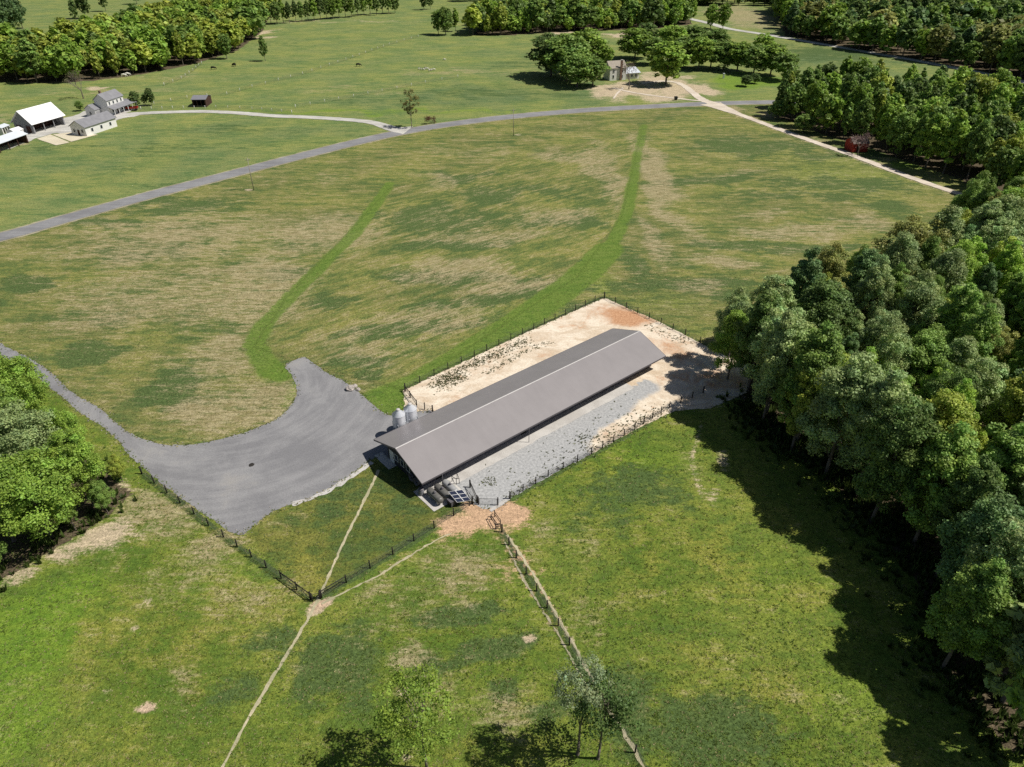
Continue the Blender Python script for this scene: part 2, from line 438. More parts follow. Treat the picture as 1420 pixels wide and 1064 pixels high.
def ground_material():
    k = NT('grassland', 0.95, 0.1)
    p = k.pos()
    A = k.sep(k.attr('growth').outputs['Vector']); B = k.sep(k.attr('soil').outputs['Vector'])
    base = k.attr('base').outputs['Color']
    tan, dark, lush = A[0], A[1], A[2]
    X = k.sep(k.attr('aux').outputs['Vector'])
    bare, litter, past = B[0], B[1], B[2]
    pr_ = k.n('ShaderNodeMix', data_type='VECTOR'); k.put(pr_.inputs[0], X[1]); k.put(pr_.inputs[4], p); k.put(pr_.inputs[5], k.mapp(p, (1, 1, 1), R(-36)))
    p0, p = p, pr_.outputs[1]
    st = k.mapp(p, (0.16, 0.75, 1), R(-6))
    n_st = k.noise(st, 0.55, 6, 0.68, 0.4)              # mowing swaths across the field
    n_st2 = k.noise(k.mapp(p, (0.35, 1.3, 1), R(9)), 1.1, 5, 0.7)
    n_is = k.noise(p, 0.22, 7, 0.68, 0.5)
    n_md = k.noise(k.mapp(p, (.6, 1.25, 1), R(-6)), 0.62, 7, 0.72)
    n_fi = k.noise(p, 3.0, 5, 0.8)
    n_bg = k.noise(p, 0.045, 4, 0.55)
    nrm = lambda v, w=.17: k.math('SUBTRACT', k.ss(v, .5 - w, .5 + w), .5)
    nn = k.n('ShaderNodeMix'); k.put(nn.inputs[0], past); k.put(nn.inputs[2], nrm(n_st)); k.put(nn.inputs[3], nrm(n_is))
    nm = nn.outputs[0]
    n_ml = nrm(k.noise(k.mapp(p, (.8, 1.6, 1), R(-20)), 0.075, 5, 0.62, 0.6))
    nd = k.math('ADD', k.math('ADD', k.math('MULTIPLY', nm, .52), k.math('MULTIPLY', nrm(n_md, .13), .42)), k.math('MULTIPLY', n_ml, .42))
    nd2 = k.math('ADD', k.math('MULTIPLY', nrm(n_st2), .5), k.math('MULTIPLY', nrm(n_fi), .42))
    # hue drift of the sward
    c = k.mix(k.ss(n_bg, 0.35, 0.65), k.scale(base, 0.84), k.mix(0.4, base, (.205, .215, .055)))
    c = k.mix(k.ss(nd, -.45, .45), k.mix(.7, c, k.mix(1.0, c, (.62, .80, .62), 'MULTIPLY')), k.mix(.8, c, k.mix(1.0, c, (1.45, 1.22, 1.05), 'MULTIPLY')))
    c = k.mix(k.math('MULTIPLY', k.ss(k.math('ADD', lush, k.math('MULTIPLY', nd, 0.5)), 0.25, 0.85), 0.85), c, k.mix(k.ss(n_md, .3, .7), (.108, .205, .022), (.190, .285, .034)))
    c = k.mix(k.math('MULTIPLY', k.ss(k.math('ADD', X[2], nd), 0.34, 1.1), 0.7), c, k.mix(k.ss(n_fi, .3, .7), (.20, .21, .036), (.32, .295, .062)))
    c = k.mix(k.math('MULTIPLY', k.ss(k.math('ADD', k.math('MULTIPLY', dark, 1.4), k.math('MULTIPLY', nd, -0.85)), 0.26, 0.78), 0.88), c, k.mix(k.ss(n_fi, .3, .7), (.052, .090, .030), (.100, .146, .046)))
    tn = k.math('ADD', tan, k.math('ADD', k.math('MULTIPLY', nd, 0.62), k.math('MULTIPLY', nd2, 0.66)))
    c = k.mix(k.math('MULTIPLY', k.ss(tn, 0.32, 0.96), 0.84), c, k.mix(k.ss(n_st2, .35, .65), (.235, .195, .100), (.42, .358, .215)))
    c = k.mix(k.math('MULTIPLY', k.ss(k.math('ADD', X[0], k.math('MULTIPLY', nd, 0.62)), 0.30, 0.78), 0.88), c, k.mix(k.ss(n_md, .3, .7), (.088, .158, .025), (.146, .216, .039)))
    earth = k.attr('earth').outputs['Color']
    c = k.mix(k.ss(k.math('ADD', bare, k.math('ADD', k.math('MULTIPLY', nd2, 0.55), k.math('MULTIPLY', nd, .35))), 0.40, 0.80), c, k.mix(k.ss(n_md, .3, .7), k.scale(earth, .78), k.scale(earth, 1.12)))
    c = k.mix(k.ss(k.math('ADD', litter, k.math('MULTIPLY', n_md, 0.4)), 0.5, 0.9), c, k.mix(k.ss(n_fi, .35, .7), (.060, .050, .030), (.16, .125, .080)))
    # tufts
    tf = k.noise(p, 1.9, 3, 0.8)
    c = k.scale(c, k.ss(tf, 0.28, 0.72, 0.76, 1.22))
    c = k.scale(c, k.ss(n_fi, 0.25, 0.75, 0.72, 1.26))
    n_vf = k.noise(p, 7.5, 3, .8)
    c = k.scale(c, k.ss(n_vf, .32, .68, .74, 1.28))
    k.bump(k.math('ADD', k.math('ADD', n_fi, k.math('MULTIPLY', tf, 1.2)), k.math('MULTIPLY', n_md, 1.5)), 0.7, 0.18)
    return k.out(c)
swale = np.maximum.reduce([line(SWALE1, 1.9, 1.8), line(SWALE2[:5], 1.8, 1.6), line(SWALE2[4:], 3.9, 1.8), line([(366, 450), (352, 478), (366, 500), (392, 520)], 2.2, 2)])
swale *= (.95 - .28 * np.clip((GY - 185) / 60, 0, 1)) * np.clip(1 - .12 * wavy(14), .6, 1.1)
between = inpoly(GX, GY, [G(*p) for p in [(540, 262), (890, 180), (862, 300), (800, 385), (560, 540), (420, 505), (352, 480), (400, 410)]]).astype(float)
yel = Z0.copy()
acc(yel, [(330, 830, 100, 50, .9), (250, 900, 90, 60, .7), (420, 790, 60, 30, .8), (1000, 770, 70, 80, .7), (960, 880, 60, 80, .6), (840, 650, 60, 30, .6), (1120, 830, 70, 30, .6), (160, 750, 70, 40, .6), (620, 880, 80, 16, .6), (150, 860, 60, 80, .6), (280, 960, 40, 80, .7), (560, 850, 60, 30, .5), (880, 760, 40, 60, .6), (1090, 720, 40, 60, .5), (700, 780, 40, 30, .6), (1080, 960, 70, 60, .5), (300, 720, 80, 30, .4), (640, 1030, 70, 30, .6), (200, 1030, 80, 40, .5)])
dull = Z0.copy()
clay = np.clip(line([(632, 730), (655, 720), (690, 720), (706, 716)], 2.6, 5.5) * 1.0, 0, 1)
clay = np.maximum(clay, line([(610, 742), (560, 772), (530, 795)], 1.0, 4.5) * .7)
clay = np.maximum(clay, line([(690, 730), (715, 770), (700, 800)], 1.2, 5) * .75)
bare = np.maximum(bare, clay)
bare = np.maximum(bare, line([(655, 700), (672, 712), (700, 705), (718, 712)], 1.7, 1.5))
cl2 = line([(600, 750), (655, 722), (690, 722), (715, 735), (740, 800)], 7, 5)[..., None]
earth = cl2 * np.array([.56, .375, .235]) + (1 - cl2) * np.array([.50, .41, .28])
pk = np.maximum.reduce([ell(445, 838, 16, 8), ell(205, 980, 40, 30) * .7])[..., None]
earth = earth * (1 - pk) + pk * np.array([.55, .40, .28])
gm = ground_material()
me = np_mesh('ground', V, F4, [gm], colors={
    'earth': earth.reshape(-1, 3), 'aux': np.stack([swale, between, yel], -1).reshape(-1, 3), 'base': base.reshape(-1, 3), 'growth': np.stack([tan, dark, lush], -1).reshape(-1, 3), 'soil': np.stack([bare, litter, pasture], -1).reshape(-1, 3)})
og = bpy.data.objects.new('ground', me); COL.objects.link(og); tag(og, kind='structure')

# ------------------------------------------------------------------ road, drives, yards
def gravel(name, c0, c1, streak=(0.05, 0.5), rot=0.0, sc=1.0, contrast=1.0):
    k = NT(name, 0.95, 0.1)
    p = k.pos()
    a = k.noise(k.mapp(p, (streak[0], streak[1], 1), rot), 1.2, 5, 0.6, 0.6)
    b = k.noise(p, 0.16 * sc, 5, 0.6)
    f = k.noise(p, 5.0, 4, 0.8)
    c = k.mix(k.ss(k.math('ADD', k.math('MULTIPLY', a, .5), k.math('MULTIPLY', b, .5)), .36, .64), c0, c1)
    c = k.scale(c, k.ss(f, .25, .75, 1 - .22 * contrast, 1 + .20 * contrast))
    k.bump(f, 0.5, 0.05)
    return k.out(c)
m_road = gravel('asphalt', (.19, .19, .198), (.27, .27, .275), (0.02, 0.6), R(20))
def pad_material():
    k = NT('grey_gravel', .95, .1)
    p = k.pos(); c0 = G(330, 540)
    q = k.n('ShaderNodeVectorMath', operation='SUBTRACT'); k.put(q.inputs[0], p); q.inputs[1].default_value = (c0[0], c0[1], 0)
    x, y, z = k.sep(q.outputs[0])
    r = k.math('SQRT', k.math('ADD', k.math('MULTIPLY', x, x), k.math('MULTIPLY', y, y)))
    th = k.math('ARCTAN2', y, x)
    cb = k.n('ShaderNodeCombineXYZ'); k.put(cb.inputs[0], k.math('MULTIPLY', r, .55)); k.put(cb.inputs[1], k.math('MULTIPLY', th, 1.6))
    a = k.noise(cb.outputs[0], 1.3, 5, .65, .3); b = k.noise(p, .11, 6, .65, .5); f = k.noise(p, 4.5, 5, .8)
    c = k.mix(k.ss(k.math('ADD', k.math('MULTIPLY', a, .42), k.math('MULTIPLY', b, .58)), .38, .62), (.198, .197, .205), (.280, .278, .282))
    c = k.mix(k.math('MULTIPLY', k.ss(b, .55, .75), .5), c, (.325, .305, .275))
    c = k.scale(c, k.ss(f, .25, .75, .80, 1.18))
    k.bump(f, .5, .05)
    return k.out(c)
m_pad = pad_material()
m_drive = gravel('pale_gravel', (.38, .37, .34), (.56, .545, .50))
m_sand = gravel('sandy_track', (.50, .43, .35), (.68, .60, .50))
m_conc = gravel('concrete', (.43, .41, .385), (.56, .54, .51), (0.3, 0.3), contrast=.5)
m_rock = gravel('crushed_stone', (.34, .345, .345), (.47, .475, .47), (.2, .3), sc=2, contrast=1.5)
m_path = gravel('worn_path', (.34, .32, .20), (.52, .46, .31))

ribbon('road', ROAD, 6.0, m_road, 0.06, 1.5, 0.12)
ribbon('road_edge', ROAD, 7.6, gravel('road_shoulder', (.24, .22, .14), (.38, .35, .25)), 0.03, 1.0, 0.45, 0.9)
ribbon('farm_drive', FARMDRIVE, 4.4, m_drive, 0.09, 1.5, 0.35, taper=[(0, 2.6), (.05, 1.25), (.14, 1), (1, 1)])
ribbon('sandy_drive', RDRIVE, 2.9, m_sand, 0.09, 1.2, 0.25, taper=[(0, 3.6), (.07, 2.4), (.16, 1.1), (1, 1)])
ribbon('house_drive', [(1000, 147), (975, 139), (960, 128), (948, 119), (935, 114), (915, 113), (890, 116)], 3.0, m_sand, 0.085, 1.2, 0.5, taper=[(0, 2), (.2, 1.3), (1, .7)])
ribbon('house_path', [(980, 141), (940, 137), (900, 132), (870, 127), (850, 122)], 1.7, m_sand, 0.075, 1.2, 0.4)
ribbon('yard_path', [(864, 122), (856, 130), (851, 137)], 1.0, m_sand, 0.07, 1.2, 0.3)
ribbon('far_road', [(955, 26), (985, 33), (1010, 40), (1060, 48), (1120, 58), (1200, 72), (1280, 86), (1357, 101), (1450, 120)], 6.0, m_drive, 0.12, 3, 0.3)
FARMYARD = [(158, 158), (190, 156), (196, 160), (165, 166), (140, 180), (108, 190), (78, 185), (52, 192), (20, 204), (-30, 222), (-30, 200), (10, 188), (40, 182), (75, 168), (105, 160), (125, 153)]
sheet('farmyard', FARMYARD, m_drive, 0.05, 1.5, 1.2, 0.3)
m_bunk = gravel('feed_slab', (.55, .49, .36), (.66, .60, .46), contrast=.6)
sheet('concrete_slab', [(51, 193), (70, 187), (97, 198), (78, 202)], m_bunk, 0.10, 2, 0.1, smooth=False)
sheet('concrete_slab', [(73, 187), (98, 184), (136, 187), (99, 197)], m_bunk, 0.10, 2, 0.1, smooth=False)
sheet('gravel_yard', PAD, m_pad, 0.02, 0.4, 0.28, 1.5)
ribbon('gravel_verge', [(516, 641), (480, 666), (448, 684), (430, 692), (405, 700)], 0.7, m_conc, 0.035, 0.5, 0.4, 1.0)

# the barnyard: pale clay, red where it was cut at the back
YAWB = R(40.18)
BA = Vector((math.cos(YAWB), math.sin(YAWB))); BB = Vector((-BA.y, BA.x))
EAVE = 2.85
SC = CH - EAVE
BO = Vector((-0.1872 * SC, 1.1103 * SC)); BL, BWD, BHR = .7821 * SC, .1926 * SC, .0339 * SC
BC = BO + BA * BL / 2 + BB * BWD / 2
def barn_xy(x, y): 
    q = BC + BA * x + BB * y
    return (q.x, q.y)
def yard_material():
    k = NT('clay_yard', 0.95, 0.1)
    p = k.pos()
    a = k.attr('tone'); S_ = k.sep(a.outputs['Vector'])
    n1 = k.noise(k.mapp(p, (.5, .5, 1)), 0.5, 6, 0.7, 0.5); n2 = k.noise(p, 2.6, 5, 0.75); n3 = k.noise(k.mapp(p, (.5, .9, 1), -YAWB), 0.35, 6, 0.68, 1.2)
    nd = k.math('ADD', k.math('MULTIPLY', k.math('SUBTRACT', n1, .5), 1.5), k.math('MULTIPLY', k.math('SUBTRACT', n2, .5), .5))
    c = k.mix(k.ss(n3, .32, .68), (.57, .455, .33), (.78, .69, .56))
    c = k.mix(k.ss(n1, .55, .75), c, (.56, .36, .23))
    c = k.mix(k.ss(k.math('ADD', S_[0], nd), .30, .95), c, k.mix(k.ss(n2, .3, .7), (.44, .22, .115), (.56, .34, .20)))
    c = k.mix(k.ss(k.math('ADD', S_[1], k.math('MULTIPLY', nd, .7)), .35, .75), c, k.mix(k.ss(n2, .3, .7), (.345, .35, .35), (.435, .435, .43)))
    c = k.mix(k.ss(k.math('ADD', S_[2], k.math('MULTIPLY', nd, 1.0)), .5, .95), c, (.075, .075, .035))
    c = k.scale(c, k.ss(n2, .25, .75, .80, 1.14))
    k.bump(n2, 0.55, 0.08)
    return k.out(c)
def grid_sheet(name, pxpoly, mat, z, step, tonef, jit=0.25, sharp=False):
    """a fine sheet of cells inside an outline, with material tone painted per vertex"""
    w = [G(*q) for q in pxpoly]
    if sharp:
        w2 = []
        for i in range(len(w)):
            a_, b_ = Vector(w[i]), Vector(w[(i + 1) % len(w)]); k_ = max(1, int((b_ - a_).length / .5))
            w2 += [tuple(a_.lerp(b_, j / k_)) for j in range(k_)]
        w = w2
    else: w = catmull(w, 0.5, True)
    w = [(x + jit * jitter(x, y, .8, 3.1), y + jit * jitter(x, y, .8, 11.7)) for x, y in w]
    SHEETS.append((name, w))
    bm = bmesh.new()
    vs = [bm.verts.new((x, y, z)) for x, y in w]
    f = bm.faces.new(vs)
    bm.normal_update()
    if f.normal.z < 0: f.normal_flip()
    X = [q[0] for q in w]; Y = [q[1] for q in w]
    for ax, lo, hi in ((0, min(X), max(X)), (1, min(Y), max(Y))):
        t = lo + step
        while t < hi:
            co = Vector((t, 0, 0)) if ax == 0 else Vector((0, t, 0)); no = Vector((1, 0, 0)) if ax == 0 else Vector((0, 1, 0))
            bmesh.ops.bisect_plane(bm, geom=bm.verts[:] + bm.edges[:] + bm.faces[:], plane_co=co, plane_no=no)
            t += step
    me = bpy.data.meshes.new(name); bm.to_mesh(me); bm.free()
    n = len(me.vertices)
    co = np.zeros(n * 3, dtype=np.float32); me.vertices.foreach_get('co', co); co = co.reshape(-1, 3)
    a = me.color_attributes.new('tone', 'FLOAT_COLOR', 'POINT')
    c4 = np.ones((n, 4), dtype=np.float32); c4[:, :3] = tonef(co[:, 0], co[:, 1])
    a.data.foreach_set('color', c4.ravel())
    me.materials.append(mat)
    o = bpy.data.objects.new(name, me); COL.objects.link(o)
    return tag(o, kind='structure')
def gauss(X, Y, c, rx, ry=None, rot=0.0):
    ry = ry or rx
    dx, dy = X - c[0], Y - c[1]
    dx, dy = dx * math.cos(rot) + dy * math.sin(rot), -dx * math.sin(rot) + dy * math.cos(rot)
    return np.exp(-((dx / rx) ** 2 + (dy / ry) ** 2))
def yard_tone(X, Y):
    s = (X - BC.x) * BA.x + (Y - BC.y) * BA.y; t = (X - BC.x) * BB.x + (Y - BC.y) * BB.y
    red = np.maximum.reduce([gauss(X, Y, G(866, 440), 6, 4.5, -.7) * 1.25, gauss(X, Y, G(838, 428), 4) * .55, gauss(X, Y, G(800, 450), 4) * .5, gauss(X, Y, G(905, 462), 6, 3, -.7) * .5, gauss(X, Y, G(985, 528), 10, 5) * .7, gauss(X, Y, G(935, 485), 11, 4, -.7) * .7, gauss(X, Y, G(840, 432), 7, 4) * .6, gauss(X, Y, G(900, 575), 6, 2.5, YAWB) * .3])
    left = np.clip((9.4 - t) / 1.6, 0, 1) * np.clip((t + 2) / 1, 0, 1) * np.clip((15 - s) / 12, 0, 1) * .9
    right = np.clip((-6 - t) / .6, 0, 1) * np.clip((23 - s) / 3, 0, 1) * np.clip((t + 12.2 + 5.6 * np.clip(1 - (s + 4) / 8, 0, 1)) / 1.2, 0, 1)
    wedge = np.maximum.reduce([gauss(X, Y, G(912, 560), 7, 2.8, YAWB), gauss(X, Y, G(858, 598), 7, 1.8, YAWB)])
    gray = np.maximum(left, right * (1 - wedge * .95))
    dark_olive = np.maximum.reduce([gauss(X, Y, G(960, 552), 6, 2.5) * .4, Z0[0, 0] * X])  # darker olive patch towards the wood end of the barnyard
    return np.stack([red, gray, dark_olive], 1)
m_yard = yard_material()
grid_sheet('barnyard', YARD, m_yard, 0.012, 1.0, yard_tone, sharp=True)
ribbon('cow_path', [(703, 742), (717, 762), (732, 785), (752, 818), (770, 850), (787, 880), (804, 910), (820, 940), (839, 975), (865, 1015), (905, 1085)], .34, m_path, 0.03, 0.4, 0.2, 1.6)
ribbon('cow_path', [(700, 752), (714, 780), (728, 808), (742, 830), (755, 850), (774, 880), (797, 922), (812, 948), (830, 980)], .26, m_path, 0.028, 0.4, 0.2, 1.9, taper=[(0, .6), (.3, 1.2), (.6, .7), (1, .4)])
ribbon('cow_path', [(446, 838), (470, 825), (500, 811), (530, 795), (560, 776), (600, 752), (630, 738)], .22, m_path, 0.028, 0.4, 0.2, 1.7)
ribbon('worn_path', [(525, 652), (505, 695), (480, 745), (462, 785), (446, 822), (434, 846), (412, 884), (375, 945), (340, 1005), (300, 1080)], 0.34, m_path, 0.03, 0.5, 0.16, 1.4)
# ------------------------------------------------------------------ the long barn
m_roof = NT('grey_metal_roof', 0.38, 0.5)
_p = m_roof.objco()
_n = m_roof.noise(m_roof.mapp(_p, (1.1, .04, 1)), 0.9, 3, .5)
_g = m_roof.noise(_p, .25, 4, .6)
_w = m_roof.n('ShaderNodeTexWave', wave_type='BANDS', bands_direction='X'); m_roof.put(_w.inputs['Vector'], _p); _w.inputs['Scale'].default_value = 0.55
m_roof.bump(m_roof.math('POWER', _w.outputs['Fac'], 10), 0.10, 0.02)
m_roof = m_roof.out(m_roof.scale((.252, .234, .236), m_roof.math('MULTIPLY', m_roof.ss(_n, .3, .7, .98, 1.02), m_roof.ss(_g, .3, .7, .96, 1.04))))
m_ridge = plain('pale_trim', (.50, .48, .47), .4, .5, .06)
m_trim = plain('dark_trim', (.105, .098, .108), .5, .4, .1)
m_wall = plain('charcoal_wall', (.040, .040, .046), .6, .3, .25)
m_side = plain('side_curtain', (.20, .18, .20), .7, .2, .2)
m_glass = NT('window_glass', .08, .6).out((.03, .04, .055))
m_white = plain('white_paint', (.74, .74, .73), .5, .3, .07)
m_dark = plain('black_steel', (.018, .018, .02), .5, .4, .3)
m_galv = plain('galvanised_steel', (.66, .68, .72), .34, .5, .08, 2.0, 0.25)

barn = thing('poultry_barn', 'long low barn with a grey gabled metal roof beside the gravel yard', 'barn', (BC.x, BC.y, 0), YAWB)
hl, hw = BL / 2, BWD / 2
WX, WY = hl - 1.0, hw - 2.1            # half sizes of the walls
pit = BHR / hw
def roof_side(sg):
    z0, z1 = EAVE, EAVE + BHR
    q = [(-hl, 0, z1), (-hl, sg * hw, z0), (hl, sg * hw, z0), (hl, 0, z1)]
    if sg < 0: q = q
    else: q = q[::-1]
    m = MB(); m.slab(q, 0.06)
    return m.obj('roof', m_roof, barn)
roof_r, roof_l = roof_side(-1), roof_side(1)
m = MB()
for sg in (-1, 1):
    a, b = (0, EAVE + BHR + .055), (sg * .13, EAVE + BHR + .045 - .13 * pit)
    m.add([(-hl - .02, a[0], a[1]), (hl + .02, a[0], a[1]), (hl + .02, b[0], b[1]), (-hl - .02, b[0], b[1])], [(0, 1, 2, 3) if sg > 0 else (3, 2, 1, 0)])
m.obj('ridge_cap', m_ridge, barn)
for sg in (-1, 1):
    MB().box(-hl, hl, sg * hw + (0.003 if sg > 0 else -.053), sg * hw + (.053 if sg > 0 else -.003), EAVE - .24, EAVE + .01).obj('gutter', m_trim, barn)
for sx in (-1, 1):
    m = MB()
    for sg in (-1, 1):
        x0, x1 = (hl + .003, hl + .05) if sx > 0 else (-hl - .05, -hl - .003)
        za, zb = EAVE + BHR + .02, EAVE + .02
        m.add([(x0, 0, za), (x0, sg * hw, zb), (x0, sg * hw, zb - .26), (x0, 0, za - .26), (x1, 0, za), (x1, sg * hw, zb), (x1, sg * hw, zb - .26), (x1, 0, za - .26)],
              [(0, 1, 2, 3), (7, 6, 5, 4), (0, 4, 5, 1), (3, 2, 6, 7), (1, 5, 6, 2)])
    m.obj('barge_board', m_trim, barn)
zt = lambda y: EAVE + BHR - abs(y) * pit - .07
for sx in (-1, 1):
    x = sx * WX; t = -sx * .15
    pts = [(-WY, 0), (WY, 0), (WY, zt(WY)), (0, zt(0)), (-WY, zt(WY))]
    m = MB(); n = len(pts)
    m.add([(x, y, z) for y, z in pts] + [(x + t, y, z) for y, z in pts], [tuple(range(n)), tuple(n + i for i in reversed(range(n)))] + [(i, n + i, n + (i + 1) % n, (i + 1) % n) for i in range(n)])
    m.obj('gable_wall', m_wall, barn)
for sg in (-1, 1):
    y0, y1 = (WY - .15, WY) if sg > 0 else (-WY, -WY + .15)
    sw = MB().box(-WX + .155, WX - .155, y0, y1, 0, zt(WY) - .01).obj('side_wall', m_side, barn)
    yy = sg * (WY + .012)
# doors, windows, fans
def framed(parent, x, y, z, w, h, name='window', ax='x', pane=m_glass, fr=m_white, d=.06):
    """a framed opening standing 3 cm proud on a wall whose outward direction is -ax (x) or -y"""
    m = MB(); p = MB()
    t = .08
    def bx(b, u0, u1, v0, v1, d0, d1):
        if ax == 'x': b.box(x - d1, x - d0, u0, u1, v0, v1)
        else: b.box(u0, u1, y - d1, y - d0, v0, v1)
    c = y if ax == 'x' else x
    bx(m, c - w / 2, c + w / 2, z + h - t, z + h, .003, d); bx(m, c - w / 2, c + w / 2, z, z + t, .003, d)
    bx(m, c - w / 2, c - w / 2 + t, z + t, z + h - t, .003, d); bx(m, c + w / 2 - t, c + w / 2, z + t, z + h - t, .003, d)
    bx(p, c - w / 2 + t, c + w / 2 - t, z + t, z + h - t, .003, d * .5)
    o = m.obj(name, fr, parent)
    p.obj('pane', pane, o)
    return o
for y in (1.9, .35, -1.2): framed(barn, -WX, y, 1.0, 1.0, 1.2)
dm = MB().box(-WX - .05, -WX - .003, 2.6, 3.8, .05, 2.15).obj('door', m_white, barn)
MB().box(-WX - .1, -WX - .055, 2.7, 2.78, 1.0, 1.2).obj('handle', m_dark, dm)
for y in (-2.5, -3.75):
    f = MB().lathe([(.52, 0), (.56, .1), (.62, .5), (.58, .5), (.5, .12), (.02, .1)], 20, (-WX - .003, y, 1.0), (-1, 0, 0)).obj('exhaust_fan', m_trim, barn)
    mm = MB()
    for i in range(5):
        a = i * 2 * math.pi / 5
        u = Vector((0, math.cos(a), math.sin(a))); w_ = Vector((0, -math.sin(a), math.cos(a)))
        o0 = Vector((-WX - .25, y, 1.0))
        mm.add([o0 + u * .06 - w_ * .05, o0 + u * .46 - w_ * .12 + Vector((.05, 0, 0)), o0 + u * .46 + w_ * .12 - Vector((.05, 0, 0)), o0 + u * .06 + w_ * .05], [(0, 1, 2, 3)])
    mm.obj('fan_blade', m_dark, f)
for x in (-5.5, -WX + 3.2):
    d_ = MB().box(x - .5, x + .5, -WY - .07, -WY - .003, .05, 2.0).obj('door', m_dark, barn)
    MB().box(x - .4, x - .3, -WY - .12, -WY - .073, 1.0, 1.1).obj('handle', m_galv, d_)
    MB().tube((x - .85, -hw - .09, 0.02), (x - .85, -hw - .09, EAVE - .1), .05, n=6).obj('downpipe', m_trim, barn)
# concrete apron round the feet (one poured slab along the sunny side, one at the end)
def barn_sheet(name, rect, mat, z, jit=.06):
    x0, x1, y0, y1 = rect
    return sheet(name, [barn_xy(x0, y0), barn_xy(x1, y0), barn_xy(x1, y1), barn_xy(x0, y1)], mat, z, 1.0, jit, .8, False, True)
barn_sheet('concrete_walk', (-hl + 1.5, hl - 8.5, -hw - .55, -WY + .05), m_conc, .04, .2)
barn_sheet('concrete_pad', (-hl - .35, -hl + 5.2, -hw - 3.1, -WY - .02), m_conc, .055)
barn_sheet('concrete_apron', (-hl - .4, -WX - .01, 2.0, hw - .2), m_conc, .045)
# round fan housing / drum at the corner
dr = thing('barrel', 'grey round barrel by the near corner of the long barn', 'barrel', (*barn_xy(-hl + .25, -hw + .9), 0.05))
MB().lathe([(0, 0), (.38, 0), (.42, .2), (.42, .8), (.38, 1.0), (0, 1.02)], 18).obj('drum', plain('grey_plastic', (.20, .20, .22), .5), dr)
MB().lathe([(.40, 1.021), (.43, 1.03), (.43, 1.1), (.2, 1.16), (0, 1.17)], 18).obj('lid', m_trim, dr)

# ------------------------------------------------------------------ feed silos
def silo(px, py, label):
    x, y = G(px, py)
    t = thing('feed_silo', label, 'silo', (x, y, 0.02), YAWB, 'twin feed silos beside the barn')
    r = .98
    m = MB()
    prof = [(.16, 1.05), (r, 2.2)]
    for i in range(13): prof += [(r + (.012 if i % 2 else 0), 2.2 + .17 * i)]
    prof += [(r, 4.3)]
    m.lathe(prof, 28).obj('body', m_galv, t)
    ro = MB().lathe([(r + .05, 4.26), (r + .05, 4.31), (.28, 5.02), (.27, 5.12), (0, 5.14)], 28).obj('roof', m_galv, t)
    MB().lathe([(.30, 5.05), (.30, 5.22), (.2, 5.28), (0, 5.29)], 14).obj('cap', m_ridge, ro)
    for i in range(4):
        a = math.pi / 4 + i * math.pi / 2
        MB().box(-.05, .05, -.05, .05, 0, 2.9).obj('leg', m_galv, t, ((r + .06) * math.cos(a), (r + .06) * math.sin(a), 0), a)
    m = MB()
    for i in range(11): m.tube((r + .1, -.18, 1.6 + i * .27), (r + .1, .18, 1.6 + i * .27), .018, n=5)
    for s in (-1, 1): m.tube((r + .1, s * .18, 1.4), (r + .1, s * .18, 4.4), .022, n=5)
    m.obj('ladder', m_galv, t)
    MB().lathe([(.16, .55), (.2, .75), (.18, 1.04)], 12).obj('hopper_outlet', m_dark, t)
silo(556, 605, 'metal feed silo nearest the front of the barn, whole body in view')
silo(571.5, 597, 'metal feed silo standing behind its twin, closer to the barnyard fence')

# ------------------------------------------------------------------ gas tanks, solar panel
m_tank = plain('weathered_tank', (.135, .130, .120), .42, .5, .25)
m_tank2 = plain('pale_tank', (.33, .33, .33), .42, .5, .15)
def tank(x, label, mat, y0=-hw - 2.95, L=3.25):
    c = barn_xy(x, y0 + L / 2)
    t = thing('gas_tank', label, 'tank', (*c, .06), YAWB, 'gas tanks beside the barn')
    r = .52; h = L / 2
    prof = [(0, -h), (.22, -h + .03), (.38, -h + .1), (.48, -h + .22), (r, -h + .4), (r, h - .4), (.48, h - .22), (.38, h - .1), (.22, h - .03), (0, h)]
    MB().lathe(prof, 24, (0, 0, .85), (0, 1, 0)).obj('shell', mat, t)
    MB().lathe([(.2, 0), (.2, .18), (.15, .25), (0, .26)], 14, (0, 0, 1.36)).obj('dome_cap', m_trim, t)
    for s in (-1, 1):
        MB().box(-.4, .4, s * .9 - .12, s * .9 + .12, 0, .42).obj('saddle', m_conc, t)
tank(-hl + 1.1, 'grey gas tank nearest the barn front, at the grass edge of the concrete pad', m_tank)
tank(-hl + 2.4, 'grey gas tank lying between the two others', m_tank)
tank(-hl + 3.75, 'gas tank with a paler end, farthest from the grass', m_tank2)
m_cell = NT('solar_cell', .12, .6)
_v = m_cell.objco()
_bw = m_cell.n('ShaderNodeTexBrick', offset=0.0); m_cell.put(_bw.inputs['Vector'], _v)
_bw.inputs['Scale'].default_value = 6; _bw.inputs['Mortar Size'].default_value = .012; _bw.inputs['Brick Width'].default_value = 1; _bw.inputs['Row Height'].default_value = 1
_bw.inputs['Color1'].default_value = (.022, .028, .055, 1); _bw.inputs['Color2'].default_value = (.026, .032, .062, 1); _bw.inputs['Mortar'].default_value = (.14, .15, .18, 1)
m_cell = m_cell.out(_bw.outputs[0])
